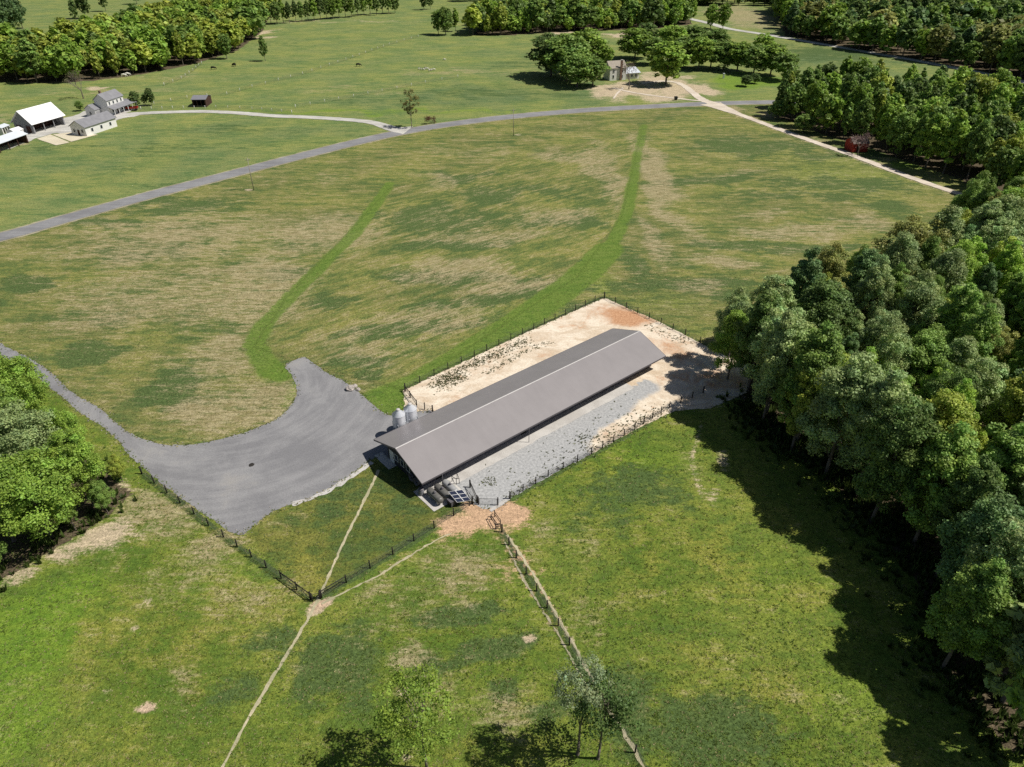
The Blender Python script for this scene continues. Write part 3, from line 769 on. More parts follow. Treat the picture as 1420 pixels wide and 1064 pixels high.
def solar():
    c = [Vector(G(*p, z)).to_3d() for p, z in (((621.5, 682), 2.0), ((639, 681), 2.0), ((653.5, 694), 1.0), ((634, 697), 1.0))]
    for v, z in zip(c, (2.0, 2.0, 1.0, 1.0)): v.z = z
    o = (c[0] + c[1] + c[2] + c[3]) / 4
    t = thing('solar_panel', 'small tilted solar panel of six cells on a stand beside the gas tanks', 'solar panel', (o.x, o.y, .05))
    q = [v - Vector((o.x, o.y, .05)) for v in c]
    q = [q[3], q[2], q[2] + q[0] - q[3], q[0]]
    n = (q[1] - q[0]).cross(q[2] - q[0]).normalized()
    MB().slab(q, .06).obj('frame', m_white, t)
    L = lambda u, v: (q[0].lerp(q[1], u)).lerp(q[3].lerp(q[2], u), v) + n * .006
    for i in range(2):
        for j in range(3):
            u0, u1 = i / 2 + .025, (i + 1) / 2 - .025; v0, v1 = j / 3 + .018, (j + 1) / 3 - .018
            m = MB(); m.add([L(u0, v0), L(u1, v0), L(u1, v1), L(u0, v1)], [(0, 1, 2, 3)]); m.obj('solar_cell', m_cell, t)
    for u, v in ((.08, .1), (.92, .1), (.08, .9), (.92, .9)):
        p = L(u, v) - n * .07
        MB().tube((p.x, p.y, -.04), tuple(p), .045, n=8).obj('leg', m_dark, t)
    m = MB(); a, b = L(.08, .9) - n * .1, L(.92, .9) - n * .1; a2, b2 = L(.08, .1) - n * .1, L(.92, .1) - n * .1
    MB().tube(a, b, .03, n=6).obj('cross_rail', m_dark, t); MB().tube(a2, b2, .03, n=6).obj('cross_rail', m_dark, t)
    # battery cabinet under it
    bxo = thing('battery_box', 'dark equipment box in the shade under the solar panel', 'box', (o.x - .9, o.y + .1, .05), YAWB)
    MB().box(-.7, .7, -.45, .45, 0, .9).obj('cabinet', m_dark, bxo)
    MB().slab([(-.76, -.5, .93), (.76, -.5, .93), (.76, .5, .99), (-.76, .5, .99)], .03).obj('lid', m_trim, bxo)
    MB().box(-.66, -.02, -.475, -.453, .08, .84).obj('door', m_trim, bxo)
solar()

# ------------------------------------------------------------------ fences round the pasture and the barnyard
m_post = plain('creosoted_post', (.022, .019, .017), .8, .2, .4, 3)
m_wire = plain('fence_wire', (.07, .07, .065), .5, .5, .1)
m_wpost = plain('white_post', (.78, .77, .74), .6, .2, .1)
def along(pts, spacing):
    w = [Vector(G(*p)) for p in pts]
    out = []
    for a, b in zip(w[:-1], w[1:]):
        n = max(1, round((b - a).length / spacing))
        out += [a.lerp(b, i / n) for i in range(n)]
    return out + [w[-1]]
def fence(label, pts, spacing=3.3, h=1.4, r=.09, brace=(), mat=m_post, wires=(.15, .35, .55, .78, 1.0, 1.2), wr=.013, group=None, name='wire_fence'):
    q = along(pts, spacing)
    base = q[0]
    t = thing(name, label, 'fence', (base.x, base.y, 0), 0, group)
    proto = {}
    for i, p in enumerate(q):
        hh = h * (1 + .05 * jitter(p.x, p.y, 3)); rr = r * (1.35 if i in (0, len(q) - 1) else 1)
        lx, ly = .05 * jitter(p.x, p.y, 5, 2), .05 * jitter(p.x, p.y, 5, 9)
        m = MB(); m.tube((0, 0, -.1), (lx, ly, hh), rr, rr * .92, 7); m.lathe([(rr * .92, 0), (rr * .5, .03), (0, .04)], 7, (lx, ly, hh))
        m.obj('post', mat, t, (p.x - base.x, p.y - base.y, 0))
    if wires:
        m = MB()
        for a, b in zip(q[:-1], q[1:]):
            for z in wires:
                m.tube((a.x - base.x, a.y - base.y, z), (b.x - base.x, b.y - base.y, z), wr, n=4, caps=False)
            L = (b - a).length; k = int(L / .3)
            if wires and len(wires) > 4:
                for j in range(1, k):
                    c = a.lerp(b, j / k)
                    m.tube((c.x - base.x, c.y - base.y, wires[0]), (c.x - base.x, c.y - base.y, wires[-1]), wr * .7, n=3, caps=False)
        m.obj('wire_mesh', m_wire, t)
    for i, j in brace:
        a, b = q[i] - base, q[j] - base
        m = MB(); m.tube((a.x, a.y, h * .82), (b.x, b.y, h * .82), .055, n=6); m.tube((a.x, a.y, h * .75), (b.x, b.y, .12), .03, n=5)
        m.obj('brace_rail', mat, t)
    return t, q
FG = 'black post fences round the pasture and barnyard'
fence('black post and wire fence running from the left grove down along the gravel yard', [(197, 657), (250, 698), (310, 745), (412, 818), (431, 832)], 3.0, brace=((-3, -2), (-2, -1)), group=FG)
fence('black post and wire fence between front lawn and pasture, ending at the gas tanks', [(446, 829), (545, 769), (655, 699)], 3.2, brace=((0, 1),), group=FG)
fence('black post fence along the lower, pasture side of the barnyard', [(707, 692), (760, 661), (820, 630), (880, 596), (928, 566), (975, 545)], 2.45, h=1.3, group=FG)
fence('black post fence along the far, field side of the barnyard', [(562, 541), (640, 503), (740, 457), (838, 413)], 3.0, group=FG)
fence('black post fence at the back end of the barnyard, running into the wood', [(838, 414), (900, 442), (950, 465), (992, 487)], 3.0, group=FG)
fence('short black fence from the barnyard corner to beside the silos', [(562, 543), (569, 552), (578, 564), (600, 572)], 2.0, brace=((0, 1), (1, 2)), group=FG)
fence('wire fence crossing the pasture downhill from the pipe gate', [(696, 738), (716, 774), (744, 820), (774, 868), (806, 923), (845, 978), (900, 1080)], 3.0, group=FG)
fence('short braced fence stub between solar panel and barnyard gate', [(652, 676), (662, 698)], 2.4, brace=((0, 1),), group=FG)
# gates
def gate(name, label, p0, p1, h=1.15, bars=5):
    a, b = Vector(G(*p0)), Vector(G(*p1))
    d = (b - a); L = d.length; rz = math.atan2(d.y, d.x)
    t = thing(name, label, 'gate', (a.x, a.y, .03), rz)
    m = MB()
    for x in (.08, L - .08): m.tube((x, 0, .15), (x, 0, h), .03, n=7)
    m.tube((.08, 0, .15), (L - .08, 0, .15), .03, n=7); m.tube((.08, 0, h), (L - .08, 0, h), .03, n=7)
    m.obj('frame', m_dark, t)
    for i in range(1, bars - 1):
        z = .15 + (h - .15) * i / (bars - 1)
        MB().tube((.1, 0, z), (L - .1, 0, z), .018, n=5).obj('bar', m_dark, t)
    for x in (-.05, L + .05): MB().tube((x, 0, -.1), (x, 0, h + .3), .085, n=8).obj('post', m_post, t)
gate('field_gate', 'black tube gate across the barnyard mouth above the clay apron', (664, 700), (690, 701))
gate('pasture_gate', 'small black gate at the corner where the footpath leaves the lawn', (434, 834), (444, 831), 1.1, 4)
# handling stall of black pipe on the clay
def stall():
    ps = [Vector(G(*p)) for p in ((686, 717), (694, 728), (694, 733), (688, 734), (681, 721))]
    b = ps[0]
    t = thing('pipe_pen', 'narrow open pen of black pipe standing on the clay beside the gate', 'pen', (b.x, b.y, .03))
    hs = .95
    for i, p in enumerate(ps):
        MB().tube((p.x - b.x, p.y - b.y, -.05), (p.x - b.x, p.y - b.y, hs + (.3 if i == 0 else 0)), .06, n=7).obj('post', m_post, t)
    for p, q in zip(ps[:-1], ps[1:]):
        for z in (.45, .9): MB().tube((p.x - b.x, p.y - b.y, z), (q.x - b.x, q.y - b.y, z), .045, n=6).obj('rail', m_post, t)
    p, q = ps[-1], ps[0]; mid = p.lerp(q, .55)
    MB().tube((p.x - b.x, p.y - b.y, .9), (mid.x - b.x, mid.y - b.y, .9), .04, n=6).obj('rail', m_post, t)
stall()
ribbon('kerb', [(680, 709), (690, 702), (700, 695), (706, 692)], .55, m_conc, .05, .4, .05)
t = thing('stock_pipe_rail', 'bent black pipe rail beside the long barn near the gas tanks', 'rail', (*G(627, 668), .04))
_b = Vector(G(627, 668))
_q = [Vector(G(*p)) - _b for p in ((627, 668), (633, 672), (637, 671), (634, 664))]
for i in range(3):
    MB().tube((_q[i].x, _q[i].y, 1.0), (_q[i + 1].x, _q[i + 1].y, 1.0), .04, n=6).obj('rail', m_dark, t)
for q_ in _q: MB().tube((q_.x, q_.y, 0), (q_.x, q_.y, 1.06), .045, n=6).obj('post', m_dark, t)

# white post fences of the farm across the road
WG = 'white post fences of the farm across the road'
def wfence(label, pts, sp): fence(label, pts, sp, h=1.4, r=.075, mat=m_wpost, wires=(.5, .9, 1.3), wr=.03, group=WG, name='paddock_fence')
wfence('white post fence running along the pale gravel farm drive', [(196, 153), (240, 152), (300, 151), (350, 153), (405, 158)], 4.5)
wfence('long white post fence climbing the far meadow to the treeline', [(190, 150), (260, 137), (315, 132), (350, 122), (420, 104), (480, 84), (540, 63), (580, 52)], 7.5)
wfence('faint post fence across the middle of the far meadow', [(410, 150), (470, 139), (530, 128), (590, 116), (635, 108)], 8.0)
wfence('white post fence from the loafing shed toward the wood edge', [(228, 119), (252, 110), (268, 99), (280, 89)], 6.5)

# ------------------------------------------------------------------ farm buildings across the road
m_wroof = plain('white_metal_roof', (.80, .80, .80), .45, .4, .04, .4)
m_groof = plain('grey_shingle_roof', (.22, .22, .235), .8, .2, .12, .6)
m_lroof = plain('pale_metal_roof', (.62, .66, .70), .45, .4, .06, .4)
m_gwall = plain('grey_siding', (.27, .27, .28), .8, .2, .12)
m_wwall = plain('white_siding', (.72, .71, .69), .7, .2, .06)
m_rwall = plain('red_boards', (.30, .035, .022), .8, .2, .25)
m_bwall = plain('brown_boards', (.065, .035, .028), .85, .2, .3)
m_troof = plain('weathered_shingle_roof', (.34, .30, .25), .9, .1, .15)
m_brick = NT('brick', .9, .1)
_br = m_brick.n('ShaderNodeTexBrick'); m_brick.put(_br.inputs['Vector'], m_brick.objco()); _br.inputs['Scale'].default_value = 4
_br.inputs['Color1'].default_value = (.17, .10, .075, 1); _br.inputs['Color2'].default_value = (.24, .15, .11, 1); _br.inputs['Mortar'].default_value = (.35, .30, .25, 1)
m_brick = m_brick.out(_br.outputs[0])

def gable(name, label, cat, e0, e1, ze, Wd, rise, wall, roof, ov=.5, openside=None, group=None):
    """a gabled building from its camera-side eave (two photograph pixels at height ze); local x along it, y away from the camera"""
    a, b = Vector(G(*e0, ze)), Vector(G(*e1, ze))
    d = (b - a); L = d.length; rz = math.atan2(d.y, d.x)
    t = thing(name, label, cat, (a.x, a.y, 0), rz, group)
    zr = ze + rise; s = rise / (Wd / 2)
    for k, q in enumerate(([(0, 0, ze), (L, 0, ze), (L, Wd / 2, zr), (0, Wd / 2, zr)], [(0, Wd / 2, zr), (L, Wd / 2, zr), (L, Wd, ze), (0, Wd, ze)])):
        MB().slab(q, .12).obj('roof', roof, t)
    zt = lambda y: ze + min(y, Wd - y) * s - .14
    for x0, x1 in ((ov, ov + .2), (L - ov - .2, L - ov)):
        pts = [(ov, 0), (Wd - ov, 0), (Wd - ov, zt(ov)), (Wd / 2, zt(Wd / 2)), (ov, zt(ov))]
        m = MB(); n = 5
        m.add([(x0, y, z) for y, z in pts] + [(x1, y, z) for y, z in pts], [tuple(reversed(range(n))), tuple(n + i for i in range(n))] + [(i, (i + 1) % n, n + (i + 1) % n, n + i) for i in range(n)])
        m.obj('gable_wall', wall, t)
    if openside != 'front': MB().box(ov + .203, L - ov - .203, ov, ov + .2, 0, zt(ov) - .01).obj('wall', wall, t)
    else:
        n = max(3, int(L / 4))
        for i in range(n + 1):
            x = ov + .35 + (L - 2 * ov - .7) * i / n
            MB().box(x - .12, x + .12, ov, ov + .24, 0, zt(ov) - .01).obj('post', wall, t)
    MB().box(ov + .203, L - ov - .203, Wd - ov - .2, Wd - ov, 0, zt(ov) - .01).obj('wall', wall, t)
    return t, L, ov, zt
def hw_win(t, x, y, z, w, h, ax='y', name='window', pane=m_glass, fr=m_white):
    return framed(t, x, y, z, w, h, name, ax, pane, fr, .09)

t, L, ov, zt_ = gable('livestock_barn', 'big barn with a bright white metal roof in the farmyard', 'barn', (44, 173.8), (91, 160.2), 3.3, 10.2, 4.5, m_gwall, m_wroof, .7, 'front')
MB().box(1.2, L - 1.2, 5.6, 5.8, 0, 2.8).obj('inner_wall', m_bwall, t)
for y in (2.9, 7.3): framed(t, ov, y, 0.1, 2.4, 2.6, 'door', 'x', m_bwall, m_gwall, .1)
t, L, ov, zt_ = gable('long_shed', 'long low pale metal roofed shed at the left edge of the farmyard', 'shed', (-60, 221), (39, 185.6), 3.0, 7.0, 1.2, m_bwall, m_lroof, .5, 'front')
t, L, ov, zt_ = gable('dairy_building', 'white walled building with grey roof and three dark windows in the farmyard', 'building', (117, 177.6), (162, 163.2), 3.1, 7.4, 2.2, m_wwall, m_groof, .45)
for i in range(3): hw_win(t, L * (.22 + .28 * i), ov, 1.0, 1.1, 1.3)
for y in (1.9, 5.5): framed(t, ov, y, 1.0, 1.1, 1.3, 'window', 'x', m_glass, m_white, .08)
framed(t, ov, 3.7, .03, 1.2, 2.1, 'door', 'x', m_bwall, m_white, .08)
# two-storey house with a porch
t, L, ov, zt_ = gable('farmhouse', 'white two-storey farmhouse with grey shingle roof and a long front porch', 'house', (147.5, 140.5), (171.5, 132.4), 5.7, 6.4, 2.4, m_wwall, m_groof, .4)
for i in range(4): hw_win(t, L * (.16 + .22 * i), ov, 3.9, .9, 1.3)
for i in range(2): hw_win(t, L * (.25 + .5 * i), ov, .9, 1.0, 1.5)
hw_win(t, L * .5, ov, .03, 1.0, 2.1, name='door', pane=m_bwall)
pr = MB().slab([(-.3, -2.5, 2.7), (L + 3.6, -2.5, 2.7), (L + 3.6, ov - .01, 3.7), (-.3, ov - .01, 3.7)], .12).obj('porch_roof', m_groof, t)
MB().box(-.1, L + 3.4, -2.3, ov - .02, 0, .25).obj('porch_floor', m_conc, t)
for i in range(6): MB().box(.1 + i * (L + 3.0) / 5, .26 + i * (L + 3.0) / 5, -2.28, -2.12, .253, 2.6).obj('porch_post', m_white, t)
MB().box(L - ov + .003, L + 3.3, ov + .5, 5.2, 0, 3.3).obj('side_room', m_wwall, t)
MB().slab([(L - ov + .003, ov, 3.75), (L + 3.6, ov, 3.75), (L + 3.6, 5.8, 3.42), (L - ov + .003, 5.8, 3.42)], .1).obj('side_roof', m_groof, t)
MB().box(2.2, 2.9, 3.6, 4.3, 6.0, 8.9).obj('chimney', m_brick, t)
t, L, ov, zt_ = gable('garage', 'small grey roofed garage beside the white farmhouse', 'garage', (131, 153.2), (147.5, 148.4), 2.8, 5.6, 1.8, m_wwall, m_groof, .4)
for i in range(2): framed(t, L * (.3 + .4 * i), ov, .03, 2.6, 2.2, 'garage_door', 'y', m_gwall, m_white, .07)
framed(t, ov, 2.8, .8, 1.1, 1.2, 'window', 'x', m_glass, m_white, .08)
# loafing shed in the paddock
t, L, ov, zt_ = gable('loafing_shed', 'dark brown open shed with grey roof alone in the paddock', 'shed', (264, 138.5), (285, 138.2), 3.0, 8.5, .9, m_bwall, plain('dull_grey_roof', (.20, .20, .22), .7, .3, .1), .3, 'front')
# little white shelter
t, L, ov, zt_ = gable('milk_house', 'little white roofed outbuilding between the barn and the long shed', 'outbuilding', (20, 183), (33, 179), 2.5, 4, .8, m_wwall, m_wroof, .2)
framed(t, L / 2, ov, .03, 1.0, 2.0, 'door', 'y', m_bwall, m_white, .07)
t, L, ov, zt_ = gable('calf_shed', 'small open shed with a pale roof behind the white roofed barn', 'shed', (2, 178), (14, 173.5), 2.4, 4, .6, m_wwall, m_lroof, .2, 'front')
# old house under the oaks
t, L, ov, zt_ = gable('old_house', 'old white two-storey house with brick chimney under the oaks', 'house', (846, 95.5), (870, 94), 5.4, 8.0, 2.7, m_wwall, m_troof, .3)
for i in range(2):
    hw_win(t, L * (.24 + .5 * i), ov, 3.3, .9, 1.5); hw_win(t, L * (.24 + .5 * i), ov, .9, .9, 1.6)
ch = MB().box(L * .60, L * .60 + .95, ov - .6, ov - .003, 0, 8.8).obj('chimney', m_brick, t)
MB().box(L * .60 - .08, L * .60 + 1.03, ov - .68, ov + .077, 8.803, 9.05).obj('chimney_cap', m_conc, ch)
MB().box(L - ov + .003, L + 7, 1.2, 6.2, 0, 2.7).obj('side_wing', m_wwall, t)
MB().slab([(L - ov + .003, .5, 2.75), (L + 7.6, .5, 2.75), (L + 7.6, 7, 4.4), (L - ov + .003, 7, 4.4)], .12).obj('wing_roof', m_lroof, t)
for i in range(3): framed(t, L + 1.2 + i * 2.1, 1.2, .9, .9, 1.3, 'window', 'y', m_glass, m_white, .07)
# red shed by the sandy drive
t, L, ov, zt_ = gable('red_shed', 'small red wooden shed half hidden behind a bare tree beside the sandy drive', 'shed', (1184, 200), (1207, 199), 2.9, 5.5, 1.6, m_rwall, plain('rusty_roof', (.16, .12, .11), .8, .2, .25), .25)
framed(t, L * .35, ov, .03, 1.3, 2.1, 'door', 'y', m_bwall, m_rwall, .07)

# utility poles
m_wpole = plain('weathered_arm', (.26, .23, .19), .9, .1, .2)
def upole(px, py, label, h=9.5):
    x, y = G(px, py)
    t = thing('utility_pole', label, 'utility pole', (x, y, 0), R(12), 'utility poles along the field')
    MB().tube((0, 0, -.2), (0, 0, h), .12, .08, 9).obj('pole', plain('pole_wood', (.30, .27, .22), .9, .1, .2), t)
    MB().box(-.7, .7, -.05, .05, h - .75, h - .63).obj('crossarm', m_wpole, t)
    for s in (-.6, .25, .6): MB().lathe([(.03, 0), (.06, .05), (.05, .14), (0, .16)], 8, (s, 0, h - .6)).obj('insulator', m_galv, t)
upole(352, 264, 'wooden utility pole at the field edge near the road bend, left of the lone tree')
upole(712, 189, 'wooden utility pole in the field below the road, right of the lone tree')

# ------------------------------------------------------------------ small things
def blob(mb, c, r, seed, squash=.7, n=10):
    vs = []
    for i in range(n + 1):
        th = math.pi * i / n
        for j in range(12):
            ph = 2 * math.pi * j / 12
            d = Vector((math.sin(th) * math.cos(ph), math.sin(th) * math.sin(ph), math.cos(th)))
            k = 1 + .32 * mnoise.noise(d * 1.7 + Vector((seed, 0, 0)))
            vs.append(Vector(c) + Vector((d.x * r * k, d.y * r * k, d.z * r * k * squash)))
    fs = [(i * 12 + j, (i + 1) * 12 + j, (i + 1) * 12 + (j + 1) % 12, i * 12 + (j + 1) % 12) for i in range(n) for j in range(12)]
    mb.add(vs, fs)
m_stone = plain('boulder_stone', (.40, .36, .33), .9, .1, .3, 2.5)
for i, (px, py, r, lb) in enumerate(((486, 540, .75, 'large dark-sided boulder at the upper edge of the gravel yard'), (492, 537, .5, 'pale boulder just behind the large one by the gravel yard'), (497, 541, .38, 'smallest pale boulder, on the grass side of the others'))):
    m = MB(); blob(m, (0, 0, r * .3), r, i * 3.3)
    tag(m.obj('boulder', m_stone, None, (*G(px, py), .02)), lb, 'boulder', 'boulders by the gravel yard')
m = MB(); blob(m, (0, 0, .03), .40, 9.1, .12)  # flat lump that makes the dark patch on the gravel
tag(m.obj('dark_patch', plain('dark_patch_tone', (.03, .027, .024), .9), None, (*G(349, 645), .03)), 'small dark patch lying in the middle of the gravel yard', 'soil clod')
# farm wagon
def wagon(px, py, label, col, rz):
    t = thing('farm_wagon', label, 'wagon', (*G(px, py), .05), rz)
    MB().box(-2.2, 2.2, -1, 1, .75, .9).obj('bed', m_bwall, t)
    s = MB(); s.box(-2.2, 2.2, -1.0, -.94, .903, 1.5); s.box(-2.2, 2.2, .94, 1.0, .903, 1.5); s.box(-2.2, -2.14, -.937, .937, .903, 1.5); s.box(2.14, 2.2, -.937, .937, .903, 1.5)
    s.obj('side_board', col, t)
    for sx in (-1.4, 1.4):
        for sy in (-1.08, 1.08):
            w = MB().tube((sx, sy - .1, .4), (sx, sy + .1, .4), .4, n=16).obj('wheel', m_dark, t)
    MB().tube((2.2, 0, .6), (3.6, 0, .45), .05, n=6).obj('drawbar', m_dark, t)
wagon(184, 153.5, 'red sided farm wagon parked beside the drive near the farmhouse', m_rwall, .2)
wagon(66, 166.5, 'red wagon parked under the open side of the white roofed barn', m_rwall, .35)
# wheelie bin by the road at the old house
t = thing('rubbish_bin', 'black rubbish bin at the roadside before the old house', 'bin', (*G(937, 139), .05), .3)
MB().add([(-.45, -.45, 0), (.45, -.45, 0), (.45, .45, 0), (-.45, .45, 0), (-.6, -.6, 1.2), (.6, -.6, 1.2), (.6, .6, 1.2), (-.6, .6, 1.2)], [(3, 2, 1, 0), (0, 1, 5, 4), (1, 2, 6, 5), (2, 3, 7, 6), (3, 0, 4, 7)]).obj('body', m_dark, t)
MB().slab([(-.66, -.66, 1.3), (.66, -.66, 1.3), (.66, .66, 1.4), (-.66, .66, 1.4)], .09).obj('lid', m_dark, t)
# white marker posts on the grass
for px, lb in ((1003, 'white marker post on the lawn right of the oak house'),):
    t = thing('marker_post', lb, 'post', (*G(px, 109), 0))
    MB().box(-.35, .35, -.35, .35, 0, 2.2).obj('pump_cover', m_white, t); MB().slab([(-.45, -.45, 2.3), (.45, -.45, 2.3), (.45, .45, 2.3), (-.45, .45, 2.3)], .09).obj('cap', m_lroof, t)

# ------------------------------------------------------------------ grazing animals
def beast(mat, sc=1.0):
    """one skinned body: spine, neck, head, four jointed legs, tail"""
    v = [(-.75, 0, 1.12), (-.3, 0, 1.1), (.3, 0, 1.08), (.72, 0, 1.12), (1.1, 0, .95), (1.32, 0, .55), (1.5, 0, .25),
         (-.8, .22, .95), (-.72, .24, .6), (-.86, .24, .42), (-.8, .24, 0.04), (-.8, -.22, .95), (-.72, -.24, .6), (-.86, -.24, .42), (-.8, -.24, .04),
         (.68, .2, .85), (.7, .2, .45), (.68, .2, .04), (.68, -.2, .85), (.7, -.2, .45), (.68, -.2, .04), (-.95, 0, 1.05), (-1.0, 0, .55)]
    r = [.34, .40, .42, .38, .22, .16, .10, .2, .13, .08, .06, .2, .13, .08, .06, .18, .09, .06, .18, .09, .06, .06, .03]
    e = [(0, 1), (1, 2), (2, 3), (3, 4), (4, 5), (5, 6), (0, 7), (7, 8), (8, 9), (9, 10), (0, 11), (11, 12), (12, 13), (13, 14), (3, 15), (15, 16), (16, 17), (3, 18), (18, 19), (19, 20), (0, 21), (21, 22)]
    me = bpy.data.meshes.new('cow'); me.from_pydata([tuple(c * sc for c in q) for q in v], e, [])
    o = bpy.data.objects.new('cow', me); COL.objects.link(o)
    md = o.modifiers.new('skin', 'SKIN')
    for i, q in enumerate(me.skin_vertices[0].data): q.radius = (r[i] * sc, r[i] * sc); q.use_root = (i == 1)
    o.modifiers.new('sub', 'SUBSURF').levels = 1
    dg = bpy.context.evaluated_depsgraph_get()
    m2 = bpy.data.meshes.new_from_object(o.evaluated_get(dg))
    bpy.data.objects.remove(o)
    m2.materials.clear(); m2.materials.append(mat)
    return m2
m_bcow = plain('black_hide', (.012, .011, .011), .7, .3, .3); m_wcow = plain('white_hide', (.72, .69, .62), .8, .2, .1)
cow_b, cow_w, goat_w = beast(m_bcow, 1.15), beast(m_wcow, 1.1), beast(m_wcow, .7)
def herd(me, lst, name, cat, group):
    for px, py, rz, lb in lst:
        o = bpy.data.objects.new(name, me); COL.objects.link(o); o.location = (*G(px, py), 0); o.rotation_euler.z = rz
        tag(o, lb, cat, group)
herd(cow_b, ((296, 97, .3, 'black cow grazing left of the meadow wood corner'), (325, 92.5, 2.6, 'black cow grazing below the lone tree at the wood edge'), (497, 92.5, .2, 'black cow grazing alone in the middle of the far meadow')), 'cow', 'cow', 'black cattle on the far meadow')
herd(cow_w, ((172, 107, .2, 'white cow standing at the edge of the wood above the farmhouse'), (177, 105.5, .4, 'white cow just right of the other white one by the wood')), 'cow', 'cow', 'white cattle by the wood')
rg = random.Random(3)
for i in range(8):
    o = bpy.data.objects.new('goat', goat_w); COL.objects.link(o); o.location = (*G(581 + i * 2.9, 97.5 + rg.uniform(-1.3, 1.3)), 0); o.rotation_euler.z = rg.uniform(-.6, 3)
    tag(o, 'small white goat in the flock grazing on the far meadow', 'goat', 'white goats grazing on the far meadow')
o = bpy.data.objects.new('goat', goat_w); COL.objects.link(o); o.location = (*G(616, 84), 0); tag(o, 'small white goat grazing by itself above the flock', 'goat', 'white goats grazing on the far meadow')

# ------------------------------------------------------------------ foliage
def foliage_material():
    k = NT('foliage', .55, .25)
    oi = k.n('ShaderNodeObjectInfo')
    at = k.attr('leaf')
    c = k.mix(1.0, at.outputs['Color'], oi.outputs['Color'], 'MULTIPLY')
    k.out(c)
    tr = k.n('ShaderNodeBsdfTranslucent'); k.put(tr.inputs[0], k.scale(c, 1.25))
    mx = k.n('ShaderNodeMixShader'); mx.inputs[0].default_value = .28
    k.t.links.new(k.b.outputs[0], mx.inputs[1]); k.t.links.new(tr.outputs[0], mx.inputs[2])
    k.t.links.new(mx.outputs[0], k.t.nodes['Material Output'].inputs['Surface'])
    return k.m
m_leaf = foliage_material()
m_bark = plain('bark', (.16, .135, .11), .95, .1, .3, 3)
m_twig = plain('grey_twigs', (.22, .18, .16), .95, .1, .2, 3)

def quads(C, N, size, rng, asp=1.0):
    """leaf sprays: rhombic cards at C facing N"""
    n = len(C)
    N = N / np.linalg.norm(N, axis=1, keepdims=True)
    t = rng.normal(size=(n, 3)); u = np.cross(N, t); u /= np.linalg.norm(u, axis=1, keepdims=True); w = np.cross(N, u)
    s = (size * rng.uniform(.55, 1.35, n))[:, None]
    b = (N * s * rng.uniform(-.25, .25, n)[:, None])
    V = np.stack([C + u * s * 1.15, C + w * s * .72 * asp + b, C - u * s * 1.0, C - w * s * .72 * asp + b], 1).reshape(-1, 3)
    return V, np.arange(n * 4).reshape(n, 4)

def crown_np(seed, H, Rr, z0, nl, n, size, shape='round'):
    rng = np.random.default_rng(seed)
    zc, hz = (z0 + H) / 2, (H - z0) / 2
    d = rng.normal(size=(nl, 3)); d[:, 2] += .25; d /= np.linalg.norm(d, axis=1, keepdims=True)
    f = rng.uniform(.25, .92, nl) ** .7
    LC = d * f[:, None] * np.array([Rr, Rr, hz])
    lr = Rr * rng.uniform(.12, .27, nl) * (1 if nl > 120 else 1.15)
    if shape == 'cone':
        t = (LC[:, 2] + hz) / (2 * hz); sc_ = np.clip(1.25 - 1.1 * t, .12, 1.2); LC[:, :2] *= sc_[:, None]; lr *= np.clip(1.15 - .8 * t, .35, 1)
    if shape == 'tall':
        t = (LC[:, 2] + hz) / (2 * hz); sc_ = np.clip(1.18 - .62 * t ** 1.6, .3, 1.2); LC[:, :2] *= sc_[:, None]
    if shape == 'spread':
        LC[:, 2] *= .75; LC[:, 2] += .2 * hz
    LC[:, 2] += zc
    ln = rng.choice(nl, n, p=(lr ** 2) / (lr ** 2).sum())
    q = rng.normal(size=(n, 3)); q /= np.linalg.norm(q, axis=1, keepdims=True)
    out = LC[ln] - np.array([0, 0, zc - .25 * hz]); out /= np.linalg.norm(out, axis=1, keepdims=True) + 1e-6
    q = q + out * .55 + np.array([0, 0, .22]); q /= np.linalg.norm(q, axis=1, keepdims=True)
    rad = lr[ln] * rng.uniform(.45, 1.22, n)
    C = LC[ln] + q * rad[:, None] * np.array([1, 1, .85])
    N = q * .75 + rng.normal(size=(n, 3)) * .5 + np.array([0, 0, .25])
    V, F = quads(C, N, size, rng)
    lt = rng.uniform(.78, 1.22, nl)[ln] * rng.uniform(.72, 1.28, n)
    hue = rng.normal(0, .04, nl)[ln] + rng.normal(0, .04, n)
    c = np.stack([lt * (1 + hue), lt, lt * (1 - hue * .6)], 1)
    c = np.repeat(c, 4, axis=0)
    return V, F, c, LC

def trunk_mb(seed, H, r, LC, z0, lean=.03, limbs=7):
    rg = random.Random(seed)
    m = MB()
    pts = [Vector((0, 0, -.2))]
    top = z0 + (H - z0) * .65
    k = 5
    for i in range(1, k + 1): pts.append(Vector((rg.uniform(-1, 1) * lean * top * i / k, rg.uniform(-1, 1) * lean * top * i / k, top * i / k)))
    for i in range(k): m.tube(pts[i], pts[i + 1], r * (1 - .75 * i / k), r * (1 - .75 * (i + 1) / k), 7, i == 0)
    m.tube((0, 0, -.2), (0, 0, .5), r * 1.6, r * .98, 7, False)
    for i in range(min(limbs, len(LC))):
        c = Vector(LC[i]); j = min(k - 1, max(1, int(c.z / top * k) - 1))
        b = pts[j]
        mid = b.lerp(c, .5) + Vector((0, 0, .04 * H))
        m.tube(b, mid, r * .36, r * .22, 5, False); m.tube(mid, c, r * .22, r * .06, 5, False)
    return m

